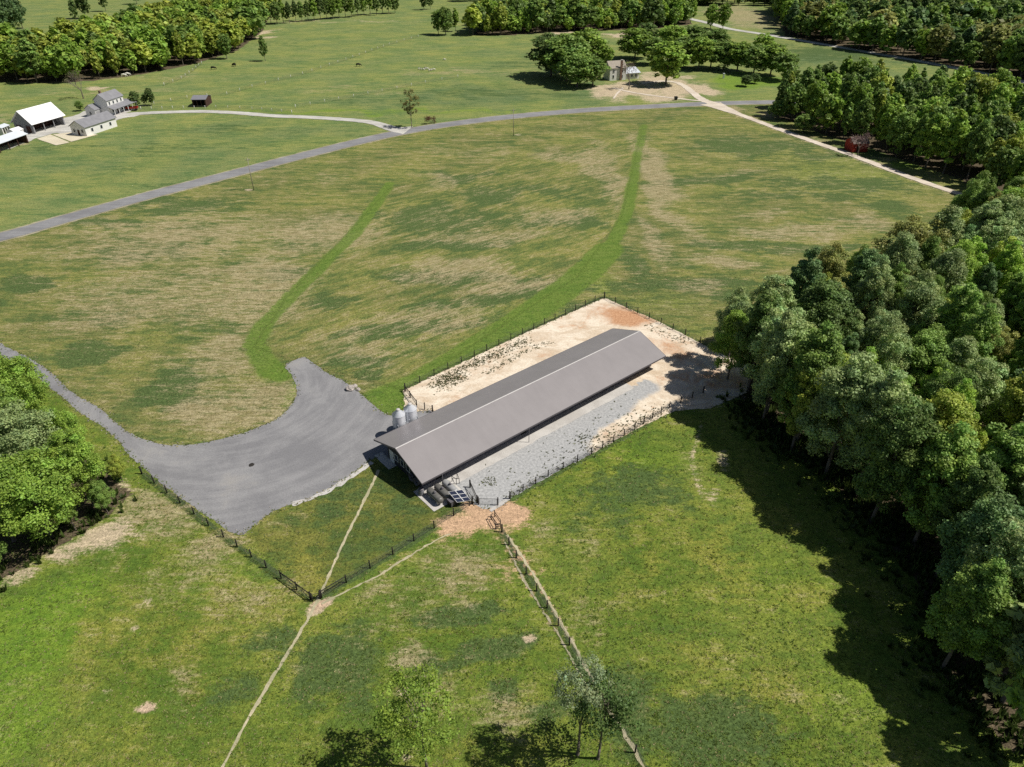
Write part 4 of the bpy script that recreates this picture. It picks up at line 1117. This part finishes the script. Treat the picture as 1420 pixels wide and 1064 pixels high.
# prototypes: (name of shape, H, R, z0, lobes, shape)
DEF = [('round-crowned', 18, 4.7, 2.2, 150, 'round'), ('tall', 20, 4.3, 2.8, 160, 'tall'), ('broad-crowned', 17, 5.6, 1.6, 170, 'round'), ('slender', 19, 3.5, 2.6, 130, 'tall'), ('ragged', 18, 4.8, 2.6, 95, 'tall'), ('conical dark', 18, 3.7, 2.0, 140, 'cone')]
LOD = {'near': (25000, .160), 'mid': (4600, .42), 'far': (850, .98)}
PROTO = {}
def proto(kind, lod, var=0):
    key = (kind, lod, var)
    if key not in PROTO:
        nm, H, Rr, z0, nl, sh = DEF[kind]
        n, sz = LOD[lod]
        V, F, c, LC = crown_np(100 + kind * 7 + var * 53, H, Rr, z0, nl, n, sz, sh)
        tm = trunk_mb(kind, H, .26, LC, z0)
        PROTO[key] = (V, F, c, tm, np_mesh('crown', V, F, [m_leaf], colors={'leaf': c}))
        to = tm.obj('trunk', m_bark); PROTO[key] += (to.data,); bpy.data.objects.remove(to)
    return PROTO[key]

TINT = [('dark green', (.112, .172, .046)), ('mid green', (.168, .256, .056)), ('fresh green', (.212, .318, .050)), ('yellow-green', (.285, .340, .058)), ('silvery green', (.238, .305, .120)), ('olive', (.225, .240, .070)), ('bluish green', (.122, .196, .072))]
TREES = []
def place(x, y, kind, tint, h, zone, wood, label=None, wide=1.0, force=False, cat='tree', name='tree', group=None):
    TREES.append(dict(x=x, y=y, kind=kind, tint=tint, h=h, zone=zone, wood=wood, label=label, wide=wide, force=force, rz=random.uniform(0, 6.28), jit=random.uniform(.85, 1.18), name=name, cat=cat, group=group))
def scatter(poly, d, hlo, hhi, kinds, tints, zonef, wood, seed, wide=(0.9, 1.15), tries=9000):
    rg = random.Random(seed)
    X = [p[0] for p in poly]; Y = [p[1] for p in poly]
    pts = []; cell = {}
    for _ in range(tries):
        x, y = rg.uniform(min(X), max(X)), rg.uniform(min(Y), max(Y))
        if not inpoly(np.array([x]), np.array([y]), poly)[0]: continue
        u, v, dd = P(x, y, 9)
        if not (-90 < u < 1420 + (95 if wood != 'far' else 40) and v < 1130 and dd > 0): continue
        ci, cj = int(x // d), int(y // d)
        if any((x - q[0]) ** 2 + (y - q[1]) ** 2 < d * d for i in (-1, 0, 1) for j in (-1, 0, 1) for q in cell.get((ci + i, cj + j), ())): continue
        cell.setdefault((ci, cj), []).append((x, y)); pts.append((x, y))
        place(x, y, rg.choice(kinds), rg.choice(tints), rg.uniform(hlo, hhi), zonef(x, y), wood, wide=rg.uniform(*wide))
    return pts

def pdist(x, y, pts): return float(seg_dist(np.array([x]), np.array([y]), pts)[0])
EW = WOOD_E[:11]; EN = WOOD_E[14:] + WOOD_E[:1]
def zone_e(x, y):
    if math.hypot(x - 38, y - 105) < 14: return 'shading the back end of the barnyard'
    if pdist(x, y, EW) < 6:
        return 'on the east wood\'s pasture edge, ' + ('below the barnyard' if y > 76 else 'halfway down' if y > 56 else 'bottom corner')
    if pdist(x, y, EN) < 8:
        return 'on the east wood\'s field edge, ' + ('near the barnyard' if x < 60 else 'middle stretch' if x < 88 else 'by the sandy drive')
    u, v, _ = P(x, y, 14)
    return 'inside the east wood, ' + ('near its barnyard corner' if u < 1160 and v < 600 else 'right of the mown field' if v < 400 else 'level with barn, at right border' if v < 600 and u > 1300 else 'level with the barn' if v < 600 else 'behind the pasture shadow' if u < 1290 else 'low at the right border')
E_T = [4, 4, 1, 1, 2, 0, 4, 2, 3, 1, 6, 5]
scatter(WOOD_E, 4.8, 12.5, 21.5, [0, 1, 1, 3, 3, 4, 4], E_T, zone_e, 'east', 5, (.74, 1.12), 16000)
def zone_ne(x, y):
    u, v, _ = P(x, y, 0)
    return 'in the sandy drive wood, ' + ('behind the red shed' if abs(u - 1205) < 35 and v > 185 else 'by its left end' if u < 1130 else 'along the drive' if pdist(x, y, WOOD_NE[:7]) < 9 else 'deep in the middle' if u < 1290 else 'deep in, near right border')
scatter(WOOD_NE, 5.6, 13, 20, [0, 1, 2, 4, 3, 5], [2, 2, 1, 1, 0, 3, 2, 0], zone_ne, 'northeast', 6, (.8, 1.1), 16000)
scatter(WOOD_NW, 6.2, 11, 19.5, [0, 1, 2, 4, 5], [2, 3, 2, 1, 3, 3, 2], lambda x, y: 'at the front of the northwest wood' if pdist(x, y, WOOD_NW[:9]) < 12 else 'inside the northwest wood', 'northwest', 7, (.85, 1.5), 30000)
scatter(WOOD_N, 5.4, 8, 19.5, [0, 1, 3, 5, 4], [2, 1, 0, 1, 2, 3], lambda x, y: 'in the north wood', 'north', 8, (.85, 1.6), 20000)
scatter(WOOD_TOP, 9.0, 12, 20, [0, 1, 5, 4, 2], [0, 1, 2, 1], lambda x, y: 'in the wood on the skyline', 'north', 10, (1.0, 1.6), 20000)
scatter(WOOD_FAR, 7.6, 12, 21, [0, 1, 5, 5, 4, 2], [0, 1, 0, 2, 5, 6, 1], lambda x, y: 'in the wood past the far road', 'far', 9, (.95, 1.6), 40000)
for x_, y_, k_, t_, h_, lb in ((41.5, 93.5, 0, 4, 19.5, 'tall silvery tree at the wood corner just below the barnyard'), (44.2, 86.5, 1, 1, 21, 'tallest green tree of the pasture edge below the barnyard corner'), (46.0, 79.0, 4, 4, 20, 'ragged silvery tree on the pasture edge above the shadow notch'), (40.5, 100.5, 1, 0, 19, 'dark narrow tree standing at the yard end of the wood')):
    place(x_, y_, k_, t_, h_, '', 'east', lb, 1.0, True)  # extra trees added along the wood edge to fill out its cast shadow
# grove at the left border by the gravel yard
def pt(px, py, kind, tint, h, label, wide=1.0, cat='tree', wood='lone', group=None, name='tree'):
    x, y = G(px, py)
    place(x, y, kind, tint, h, '', wood, label, wide, True, cat, name, group)
LGV = 'trees of the grove left of the gravel yard'
for a in ((72, 745, 2, 2, 13.5, 'bright fresh green round tree at the middle front of the left grove', 1.25), (130, 700, 0, 2, 13, 'bright green tree of the left grove nearest the gravel drive', .95), (20, 750, 0, 1, 14, 'fresh green tree at the left border, in front in the grove', 1.1),
          (60, 680, 2, 4, 14, 'silvery tree in the middle of the left grove', 1.15), (15, 650, 0, 1, 15, 'green tree at the left border behind the silvery one', 1.1), (100, 650, 2, 2, 11, 'green tree beside the drive behind the silvery one', .9), (42, 592, 2, 2, 13, 'fresh green tree at the top of the left grove beside the drive', 1.1),
          (-25, 700, 1, 1, 14, 'tall tree cut by the left border of the photo', 1.1), (-12, 578, 2, 2, 14, 'broad tree cut by the left border at the top of the grove', 1.1), (105, 735, 3, 1, 7, 'small dark understorey tree at the front of the left grove', .9), (150, 712, 4, 1, 6, 'low dark tree at the right tip of the left grove', .9), (0, 800, 4, 1, 8.5, 'ragged tree at the left border below the bright green ones', .8), (170, 668, 4, 3, 5, 'small yellow-green sapling beside the gravel drive', .9)):
    pt(a[0], a[1], a[2], a[3], a[4], a[5], a[6], group=LGV); TREES[-1]['jit'] = random.uniform(1.1, 1.35)
# thin foreground trees
# (built separately below with sparse crowns)
# lone trees and the grove round the old house
HG = 'trees round the old house'
for a in ((764, 106, 2, 0, 17, 'dark oak at the left side of the oak clump', 1.15), (785, 112, 2, 1, 18, 'tall oak in the middle of the oak clump', 1.1), (800, 121, 2, 1, 13, 'rounded oak at the front of the oak clump', 1.1), (822, 120, 0, 1, 12, 'oak at the front right of the clump, nearest the old house', 1.15), (812, 98, 2, 2, 17, 'bright green oak at the back of the oak clump', 1.1), (838, 100, 0, 2, 11, 'green tree hiding the left side of the old house', .9),
          (923, 118, 0, 2, 17, 'bright green round tree standing in the drive loop by the old house', 1.15), (880, 82, 2, 2, 14, 'green tree right behind the old house', 1.2), (905, 90, 0, 1, 12, 'dark tree behind the old house wing', 1.2), (947, 94, 2, 1, 13, 'tree at the left end of the row behind the drive loop', 1.2), (968, 97, 0, 2, 14, 'tall green tree in the row behind the drive loop', 1.1), (985, 95, 4, 1, 12, 'ragged tree in the row above the lawn', 1.2), (1003, 97, 2, 1, 12, 'rounded tree in the row straight above the white marker post', 1.2), (1022, 99, 0, 2, 13, 'green tree in the row above the lawn, right of the marker post', 1.2), (1045, 103, 2, 1, 12, 'dark green tree near the right end of the row', 1.2), (1068, 105, 0, 2, 13, 'green tree close to the bushes at the right end of the row', 1.2), (1085, 112, 0, 1, 12, 'tree at the right end of the row, next to the road', 1.1),
          (930, 70, 2, 2, 12, 'green tree farther back between the old house and the far road', 1.3), (960, 68, 0, 1, 12, 'tree farther back behind the row, near the far road', 1.3), (895, 66, 0, 0, 12, 'dark tree farther back above the old house roof', 1.3), (990, 72, 2, 1, 11, 'tree behind the row near the far road bend', 1.2), (1055, 84, 0, 2, 12, 'tree behind the row next to the blue-green field', 1.1)):
    pt(a[0], a[1], a[2], a[3], a[4] * 1.1, a[5], a[6] * 1.62, group=HG); TREES[-1]['jit'] *= 1.1
for a in ((1034, 120, 5.0, 'round dark bush on the lawn edge beside the tree row'), (1046, 116, 4.5, 'second dark bush just right of the round one on the lawn'), (1113, 184, 6.5, 'round dark bush standing alone beside the sandy drive'), (1078, 165, 7, 'dark bush at the corner of road and sandy drive')):
    pt(a[0], a[1], 2, 0 if a[2] < 6 else 1, a[2], a[3], 1.7, 'bush', group='bushes by the drives', name='bush')
pt(368, 85, 1, 1, 12.5, 'lone dark tree standing in the far meadow below the wood corner', .85)
pt(315, 82, 0, 1, 13.5, 'round tree standing just clear of the wood edge on the far meadow', 1.0)
pt(190, 150, 0, 0, 7.0, 'dark round tree touching the right end of the farmhouse', 1.1)
pt(202, 147, 3, 0, 5.0, 'very small dark tree between two others right of the farmhouse', 1.2)
pt(211, 146.5, 0, 0, 7.0, 'dark little tree farthest right of the farmhouse', 1.0)
pt(112, 154, 2, 1, 4.0, 'small bush on the lawn left of the garage', 1.2, 'bush', name='bush')
NG = 'trees of the thin row along the top of the far meadow'
rg = random.Random(12)
words = ['first', 'second', 'third', 'fourth', 'fifth', 'sixth', 'seventh', 'eighth', 'ninth', 'tenth', 'eleventh', 'twelfth', 'thirteenth', 'fourteenth', 'fifteenth', 'sixteenth', 'seventeenth', 'eighteenth', 'nineteenth', 'twentieth', 'twenty-first']
for i in range(21):
    u = 376 + i * 8.6
    tnt = rg.choice([1, 0, 1, 2])
    pt(u, 34 - (u - 370) * .085 + rg.uniform(-1.5, 1), rg.choice([1, 3, 3, 0]), tnt, rg.uniform(13, 17), f'{TINT[tnt][0]} tree, {words[i]} from the wood in the thin row topping the meadow', 1.0, group=NG)
for a in ((608, 48, 0, 1, 15, 'left tree of the dense clump at the meadow fence end'), (618, 49, 2, 1, 16, 'right tree of the dense clump at the meadow fence end'), (632, 44, 3, 2, 14, 'slim light tree between the clump and the north wood'), (651, 47, 3, 1, 13, 'slim dark tree standing before the north wood corner'), (985, 40, 2, 2, 15, 'open tree by the far road bend'), (1002, 42, 0, 2, 17, 'tall tree right of the far road bend'), (588, 14, 0, 0, 12, 'dark tree casting shadow on the pale top field'), (597, 13, 1, 1, 12, 'second dark tree on the pale top field'),
          (107, 33, 3, 0, 16, 'slender dark tree left in the pair on the pale top-left field'), (120, 26, 0, 0, 20, 'bigger dark tree in the pair on the pale top-left field'), (147, 16, 1, 0, 17, 'dark tree right of the pair on the top-left field'), (190, 6, 0, 0, 16, 'dark tree at the top edge above the northwest wood'), (5, 52, 0, 6, 22, 'bluish dark tree at the top left corner, left one'), (20, 46, 2, 6, 22, 'bluish dark tree at the top left corner, middle one'), (32, 40, 0, 6, 19, 'bluish dark tree at the top left corner, right one'), (5, 30, 2, 6, 20, 'bluish dark tree at the top left corner, rear one')):
    pt(*a[:6], group='single trees at the top of the photo')

# rank by apparent size: the largest are things of their own, the rest of each far wood one mass
for T in TREES:
    u, v, d = P(T['x'], T['y'], T['h'] * .6)
    T['jit'] *= {'northeast': 1.22, 'east': 1.42, 'northwest': 1.12, 'far': 1.22, 'north': 1.2}.get(T['wood'], 1.0)
    T['app'] = T['h'] / d; T['see'] = -25 < u < 1445 and -20 < v < 1090; T['d'] = d; T['u'] = u; T['v'] = v
free = [T for T in TREES if not T['force'] and T['see']]
free.sort(key=lambda T: -T['app'])
room = 292 - sum(T['force'] for T in TREES) - 5
for T in free[:room]: T['ind'] = True
print('trees', len(TREES), 'individual', room + 97, 'far', len(free) - room)

def add_tree(T):
    lod = 'near' if T['d'] < 190 else 'mid'
    pr = proto(T['kind'], lod, int(T['rz'] * 100) % 2)
    H = DEF[T['kind']][1]
    s = T['h'] / H
    if T['label']: label = T['label']
    else:
        size = 'tall ' if T['h'] > 19 else 'short ' if T['h'] < 16.5 else ''
        label = f"{size}{TINT[T['tint']][0]} {DEF[T['kind']][0].replace('conical dark', 'conical').replace('tall', 'narrow')} tree {T['zone']}"
    e = thing(T['name'], label, T['cat'], (T['x'], T['y'], 0), T['rz'], T['group'] or {'east': 'trees of the east wood', 'northeast': 'trees of the wood above the sandy drive', 'northwest': 'edge trees of the northwest wood', 'north': 'trees of the north wood', 'far': 'trees of the far wood'}.get(T['wood']))
    e.scale = (s * T['wide'], s * T['wide'], s)
    c = TINT[T['tint']][1]
    for nm, me in (('crown', pr[4]), ('trunk', pr[5])):
        o = bpy.data.objects.new(nm, me); COL.objects.link(o); o.parent = e
        if nm == 'crown': o.color = (c[0] * T['jit'], c[1] * T['jit'], c[2] * T['jit'], 1)
mass = {}
for T in TREES:
    if T['force'] or T.get('ind'): add_tree(T)
    else: mass.setdefault(T['wood'], []).append(T)
for wood, lst in mass.items():
    Vs, Fs, Cs, MI = [], [], [], []; off = 0
    for T in lst:
        pr = proto(T['kind'], 'far' if T['d'] > 240 else 'mid', int(T['rz'] * 100) % 2)
        s = T['h'] / DEF[T['kind']][1]
        ca, sa = math.cos(T['rz']), math.sin(T['rz'])
        sw = s * T['wide']
        c = np.array(TINT[T['tint']][1]) * T['jit']
        tv = np.array(pr[3].v); tf = [f for f in pr[3].f if len(f) == 4][:35]
        for v, f, cc, mi in ((pr[0], pr[1], pr[2] * c, 0), (tv, np.array(tf), np.ones((len(tv), 3)), 1)):
            q = np.stack([(v[:, 0] * ca - v[:, 1] * sa) * sw + T['x'], (v[:, 0] * sa + v[:, 1] * ca) * sw + T['y'], v[:, 2] * s], 1)
            Vs.append(q); Fs.append(f + off); Cs.append(cc); MI.append(np.full(len(f), mi)); off += len(v)
    nm = {'east': 'woodland', 'northeast': 'woodland', 'northwest': 'far_forest', 'north': 'far_forest', 'far': 'far_forest'}[wood]
    me = np_mesh(nm, np.concatenate(Vs), np.concatenate(Fs), [m_leaf, m_bark], colors={'leaf': np.concatenate(Cs)}, mi=np.concatenate(MI))
    o = bpy.data.objects.new(nm, me); COL.objects.link(o); o.color = (1, 1, 1, 1)
    tag(o, {'east': 'unbroken trees of the east wood beyond the photo border', 'northeast': 'dense mixed wood behind the trees along the sandy drive', 'northwest': 'dense bright green wood at the top left beyond the farm', 'north': 'mixed wood along the top middle of the photo', 'far': 'dark mixed wood beyond the far road at the top right'}[wood], 'forest', kind='stuff')

# sparse foreground trees
def thin_tree(px, py, H, Rr, z0, n, size, tint, label, seed, nl=60, group='thin trees at the bottom of the photo'):
    V, F, c, LC = crown_np(seed, H, Rr, z0, nl, n, size, 'round')
    e = thing('tree', label, 'tree', (*G(px, py), 0), 0, group)
    me = np_mesh('crown', V, F, [m_leaf], colors={'leaf': c})
    o = bpy.data.objects.new('crown', me); COL.objects.link(o); o.parent = e; o.color = (*tint, 1)
    trunk_mb(seed, H, .15, LC, z0, .03, 16).obj('trunk', m_bark, e)
thin_tree(592, 1066, 14.5, 3.9, 4, 5000, .12, (.23, .33, .05), 'airy yellow-green tree rising from the bottom edge of the photo', 51)
thin_tree(829, 1052, 13, 3.4, 3.5, 4000, .12, (.10, .165, .045), 'dark green airy tree by the pasture fence at the bottom edge', 52)
thin_tree(801, 1046, 14.5, 2.7, 7, 4000, .09, (.27, .33, .17), 'pale grey-green feathery tree behind the dark one', 53)
thin_tree(571, 177, 13.5, 3.6, 3.5, 1500, .24, (.24, .24, .085), 'thin lone tree beside the junction of the farm drive and road', 58, 34, None)
thin_tree(655, 1075, 12.0, 3.4, 5.5, 2200, .15, (.060, .09, .022), 'dark tree mostly cut by the bottom edge, right of the airy one', 54) if False else None

# bare trees
def bare_tree(px, py, H, spread, label, seed, mat=m_twig, buds=None):
    rg = random.Random(seed)
    e = thing('bare_tree', label, 'tree', (*G(px, py), 0))
    m = MB(); tw = MB(); tips = []
    def grow(p, d, L, r, lv):
        q = p + d * L
        (m if lv < 2 else tw).tube(p, q, r, r * .62, 6 if lv < 2 else 4, False)
        if lv >= 5: tips.append(q); return
        for _ in range(3 if lv < 4 else 2):
            v = Vector((rg.gauss(0, 1), rg.gauss(0, 1), rg.gauss(.35, .6))).normalized()
            grow(q, (d * .75 + v * spread).normalized(), L * rg.uniform(.62, .85), r * .58, lv + 1)
    grow(Vector((0, 0, -.2)), Vector((0, 0, 1)), H * .27, H * .022, 0)
    m.obj('trunk', m_bark, e); tw.obj('twigs', mat, e)
    if buds:
        rng = np.random.default_rng(seed)
        C = np.repeat(np.array([tuple(t) for t in tips]), 3, axis=0) + rng.normal(0, .35, (len(tips) * 3, 3))
        V, F = quads(C, rng.normal(size=C.shape), .17, rng)
        me = np_mesh('crown', V, F, [m_leaf], colors={'leaf': np.repeat(rng.uniform(.7, 1.3, (len(C), 1)) * np.ones((1, 3)), 4, axis=0)})
        o = bpy.data.objects.new('crown', me); COL.objects.link(o); o.parent = e; o.color = (*buds, 1)
bare_tree(872, 124, 13, .75, 'bare grey tree in front of the old house', 3, buds=(.12, .10, .07))
bare_tree(1189, 215, 8.5, .8, 'bare greyish pink tree before the red shed', 5, buds=(.20, .13, .12))
bare_tree(116, 137, 13, .55, 'nearly bare pale tree left of the farmhouse', 8, buds=(.13, .13, .06))
bare_tree(597, 172, 3.4, .9, 'low brown bare bush at the roadside beside the lone tree', 9, buds=(.16, .09, .05))

# ------------------------------------------------------------------ grass tufts and weeds (nobody could count them)
def tufts(name, label, cat, X, Y, h, wdt, blades, colf, seed, z=0.0):
    rng = np.random.default_rng(seed)
    n = len(X)
    X = np.repeat(X, blades); Y = np.repeat(Y, blades); hh = np.repeat(h, blades) * rng.uniform(.6, 1.2, n * blades); ww = np.repeat(wdt, blades)
    a = rng.uniform(0, 6.28, len(X)); l = rng.uniform(.15, .9, len(X)) * ww
    bx, by = X + np.cos(a) * l * .3, Y + np.sin(a) * l * .3
    tx, ty = bx + np.cos(a) * l * .8, by + np.sin(a) * l * .8
    px, py = -np.sin(a) * ww * .28, np.cos(a) * ww * .28
    V = np.stack([np.stack([bx - px, by - py, np.full(len(X), z - .01)], 1), np.stack([bx + px, by + py, np.full(len(X), z - .01)], 1), np.stack([tx + px * .3, ty + py * .3, z + hh], 1)], 1).reshape(-1, 3)
    F = np.arange(len(V)).reshape(-1, 3)
    c = np.repeat(np.repeat(colf(rng, n), blades, axis=0) * rng.uniform(.8, 1.2, (n * blades, 1)), 3, axis=0)
    me = np_mesh(name, V, F, [m_leaf], colors={'leaf': c})
    o = bpy.data.objects.new(name, me); COL.objects.link(o); o.color = (1, 1, 1, 1)
    return tag(o, label, cat, kind='stuff')
rng = np.random.default_rng(77)
def masks_at(X, Y, A):
    i = np.clip(np.searchsorted(ys, Y), 0, ny - 1); j = np.clip(np.searchsorted(xs, X), 0, nx - 1)
    return A[i, j]
N = 120000
Y = 34 + (150 - 34) * rng.random(N) ** 1.35
X = (rng.random(N) * 2 - 1) * (0.74 * np.hypot(Y, 60) + 4)
ok = np.ones(N, bool)
for nm, w in SHEETS:
    w = np.array(w)
    if w[:, 1].min() > 160: continue
    ok &= ~inpoly(X, Y, w[::2].tolist())
for wp in (WOOD_E,): ok &= ~inpoly(X, Y, wp)
b_ = masks_at(X, Y, bare); ok &= rng.random(N) > b_ * 1.3
t_ = masks_at(X, Y, tan); l_ = masks_at(X, Y, lush); f_ = masks_at(X, Y, field); d_ = masks_at(X, Y, dark); bs = masks_at(X, Y, base)
ok &= rng.random(N) > f_ * .5
y_ = masks_at(X, Y, yel); l_ = np.maximum(l_, masks_at(X, Y, swale))
X, Y, t_, l_, d_, bs, y_ = X[ok], Y[ok], t_[ok], l_[ok], d_[ok], bs[ok], y_[ok]
def gcol(rng, n):
    straw = (rng.random(n) < .10 + .5 * t_)[:, None]
    g = bs * .98 * (1 - l_[:, None] * .8) + l_[:, None] * .8 * np.array([.15, .265, .030])
    g = g * (1 - d_[:, None] * .7) + d_[:, None] * .7 * np.array([.050, .088, .028])
    g = g * rng.uniform(.7, 1.35, (n, 1))
    yy = y_[:, None] * .6 * rng.uniform(0, 1, (n, 1)); g = g * (1 - yy) + yy * np.array([.27, .26, .05])
    return np.where(straw, np.array([.32, .28, .13]) * rng.uniform(.7, 1.2, (n, 1)), g)
n = len(X)
tufts('grass', 'rough grass tufts growing over the pasture and lawn', 'grass', X, Y, rng.uniform(.04, .13, n), rng.uniform(.10, .28, n), 4, gcol, 1)
# ranker clumps of grass dotted over the pasture
M2 = 5200
Y2 = 34 + (105 - 34) * rng.random(M2) ** 1.2; X2 = (rng.random(M2) * 2 - 1) * (0.74 * np.hypot(Y2, 60) + 4)
ok = (masks_at(X2, Y2, pasture) > .5) & (masks_at(X2, Y2, lawn) < .5)
for nm, w in SHEETS:
    w = np.array(w)
    if w[:, 1].min() < 160: ok &= ~inpoly(X2, Y2, w[::2].tolist())
ok &= ~inpoly(X2, Y2, WOOD_E); ok &= masks_at(X2, Y2, bare) < .3
X2, Y2 = X2[ok], Y2[ok]; n = len(X2); b2 = masks_at(X2, Y2, base); yy2 = masks_at(X2, Y2, yel)[:, None] * .5
X2 = np.repeat(X2, 3) + rng.normal(0, .22, n * 3); Y2 = np.repeat(Y2, 3) + rng.normal(0, .22, n * 3); b2 = np.repeat(b2, 3, axis=0); yy2 = np.repeat(yy2, 3, axis=0); n *= 3
tufts('grass_clumps', 'ranker darker clumps of grass dotted over the pasture', 'grass', X2, Y2, rng.uniform(.06, .17, n), rng.uniform(.16, .36, n), 5,
      lambda r, n: (b2 * (1 - yy2) + yy2 * np.array([.26, .25, .05])) * r.uniform(.72, 1.3, (n, 1)), 8)
# fringe of grass creeping over the gravel, and loose pale stones along its edge
FX, FY, SX, SY = [], [], [], []
for nm, w in SHEETS:
    if nm not in ('gravel_yard', 'barnyard'): continue
    for (x0, y0), (x1, y1) in zip(w, w[1:] + w[:1]):
        L_ = math.hypot(x1 - x0, y1 - y0)
        for _ in range(int(rng.poisson(L_ * (5 if nm == 'gravel_yard' else 3)))):
            t = rng.random(); FX.append(x0 + (x1 - x0) * t + rng.normal(0, .28)); FY.append(y0 + (y1 - y0) * t + rng.normal(0, .28))
        for _ in range(int(rng.poisson(L_ * 1.6))):
            t = rng.random(); SX.append(x0 + (x1 - x0) * t + rng.normal(0, .5)); SY.append(y0 + (y1 - y0) * t + rng.normal(0, .5))
FX, FY = np.array(FX), np.array(FY); n = len(FX)
tufts('grass_fringe', 'ragged grass creeping over the edges of the gravel and barnyard', 'grass', FX, FY, rng.uniform(.05, .16, n), rng.uniform(.12, .32, n), 5, lambda r, n: np.where((r.random(n) < .35)[:, None], np.array([.34, .30, .15]), np.array([.14, .19, .045])) * r.uniform(.7, 1.3, (n, 1)), 9, .03)
def stones(name, label, X, Y, z, lo, hi, seed):
    r = np.random.default_rng(seed); n = len(X)
    oc = np.array([[1, 0, 0], [0, 1, 0], [-1, 0, 0], [0, -1, 0], [0, 0, 1], [0, 0, -1]], float)
    sz = r.uniform(lo, hi, n) ** 1
    v = oc[None] * r.uniform(.6, 1.2, (n, 6, 1)) * sz[:, None, None] * np.array([1, 1, .7])
    a = r.uniform(0, 6.28, n); ca, sa = np.cos(a)[:, None], np.sin(a)[:, None]
    v = np.stack([v[..., 0] * ca - v[..., 1] * sa + X[:, None], v[..., 0] * sa + v[..., 1] * ca + Y[:, None], v[..., 2] + z + sz[:, None] * .3], -1).reshape(-1, 3)
    f = np.array([[0, 1, 4], [1, 2, 4], [2, 3, 4], [3, 0, 4], [1, 0, 5], [2, 1, 5], [3, 2, 5], [0, 3, 5]])
    F = (f[None] + (np.arange(n) * 6)[:, None, None]).reshape(-1, 3)
    me = np_mesh(name, v, F, [m_stone])
    o = bpy.data.objects.new(name, me); COL.objects.link(o); return tag(o, label, 'stones', kind='stuff')
SX, SY = np.array(SX), np.array(SY)
stones('stones', 'loose pale stones scattered along the gravel and barnyard edges', SX, SY, .025, .03, .13, 3)
# weeds on the barnyard
pts = []
def wl(poly, n, sd):
    w = [Vector(G(*p)) for p in poly]
    for _ in range(n):
        i = int(rng.integers(len(w) - 1)); q = w[i].lerp(w[i + 1], rng.random())
        pts.append((q.x + rng.normal(0, sd), q.y + rng.normal(0, sd)))
wl([(608, 527), (640, 512), (670, 500), (700, 486), (730, 472)], 800, .75)
wl([(600, 535), (625, 528), (640, 520)], 420, 1.0)
wl([(670, 520), (700, 503), (728, 488), (765, 474)], 190, .45)
wl([(700, 690), (760, 657), (820, 627), (850, 607)], 150, .8)
wl([(700, 672), (780, 630), (850, 590), (900, 560)], 150, 2.4)
wl([(840, 606), (870, 592), (900, 578), (925, 566)], 240, .8)
wl([(678, 665), (682, 672)], 45, .6)
wl([(800, 612), (830, 605)], 90, 1.0)
wl([(640, 690), (655, 697)], 80, .5)
wl([(900, 452), (930, 466), (960, 476)], 120, .8)
pts = np.array(pts)
def wcol(rng, n): return np.array([.095, .115, .045]) * rng.uniform(.6, 1.5, (n, 1)) + np.array([.03, .015, 0]) * rng.random((n, 1))
n = len(pts)
tufts('weeds', 'dark green weeds sprouting on the clay and stone of the barnyard', 'weeds', pts[:, 0], pts[:, 1], rng.uniform(.05, .20, n), rng.uniform(.10, .30, n), 6, wcol, 2, .02)
# undergrowth along wood edges
pts = []
wl_e = [Vector(p) for p in WOOD_E[1:11]]
for _ in range(1500):
    i = int(rng.integers(len(wl_e) - 1)); q = wl_e[i].lerp(wl_e[i + 1], rng.random()); pts.append((q.x + 2 + rng.normal(0, 2.5), q.y + rng.normal(0, 2)))
wl_w = [Vector(p) for p in WOOD_W[3:]]
for _ in range(130):
    i = int(rng.integers(len(wl_w) - 1)); q = wl_w[i].lerp(wl_w[i + 1], rng.random()); pts.append((q.x - 1.6 + rng.normal(0, 1.4), q.y + rng.normal(0, 1.4)))
pts = np.array(pts); n = len(pts)
tufts('undergrowth', 'low brush and saplings at the feet of the wood edge trees', 'undergrowth', pts[:, 0], pts[:, 1], rng.uniform(.3, 1.3, n), rng.uniform(.4, .9, n), 9, lambda r, n: np.array([.065, .10, .022]) * r.uniform(.6, 1.5, (n, 1)), 3)
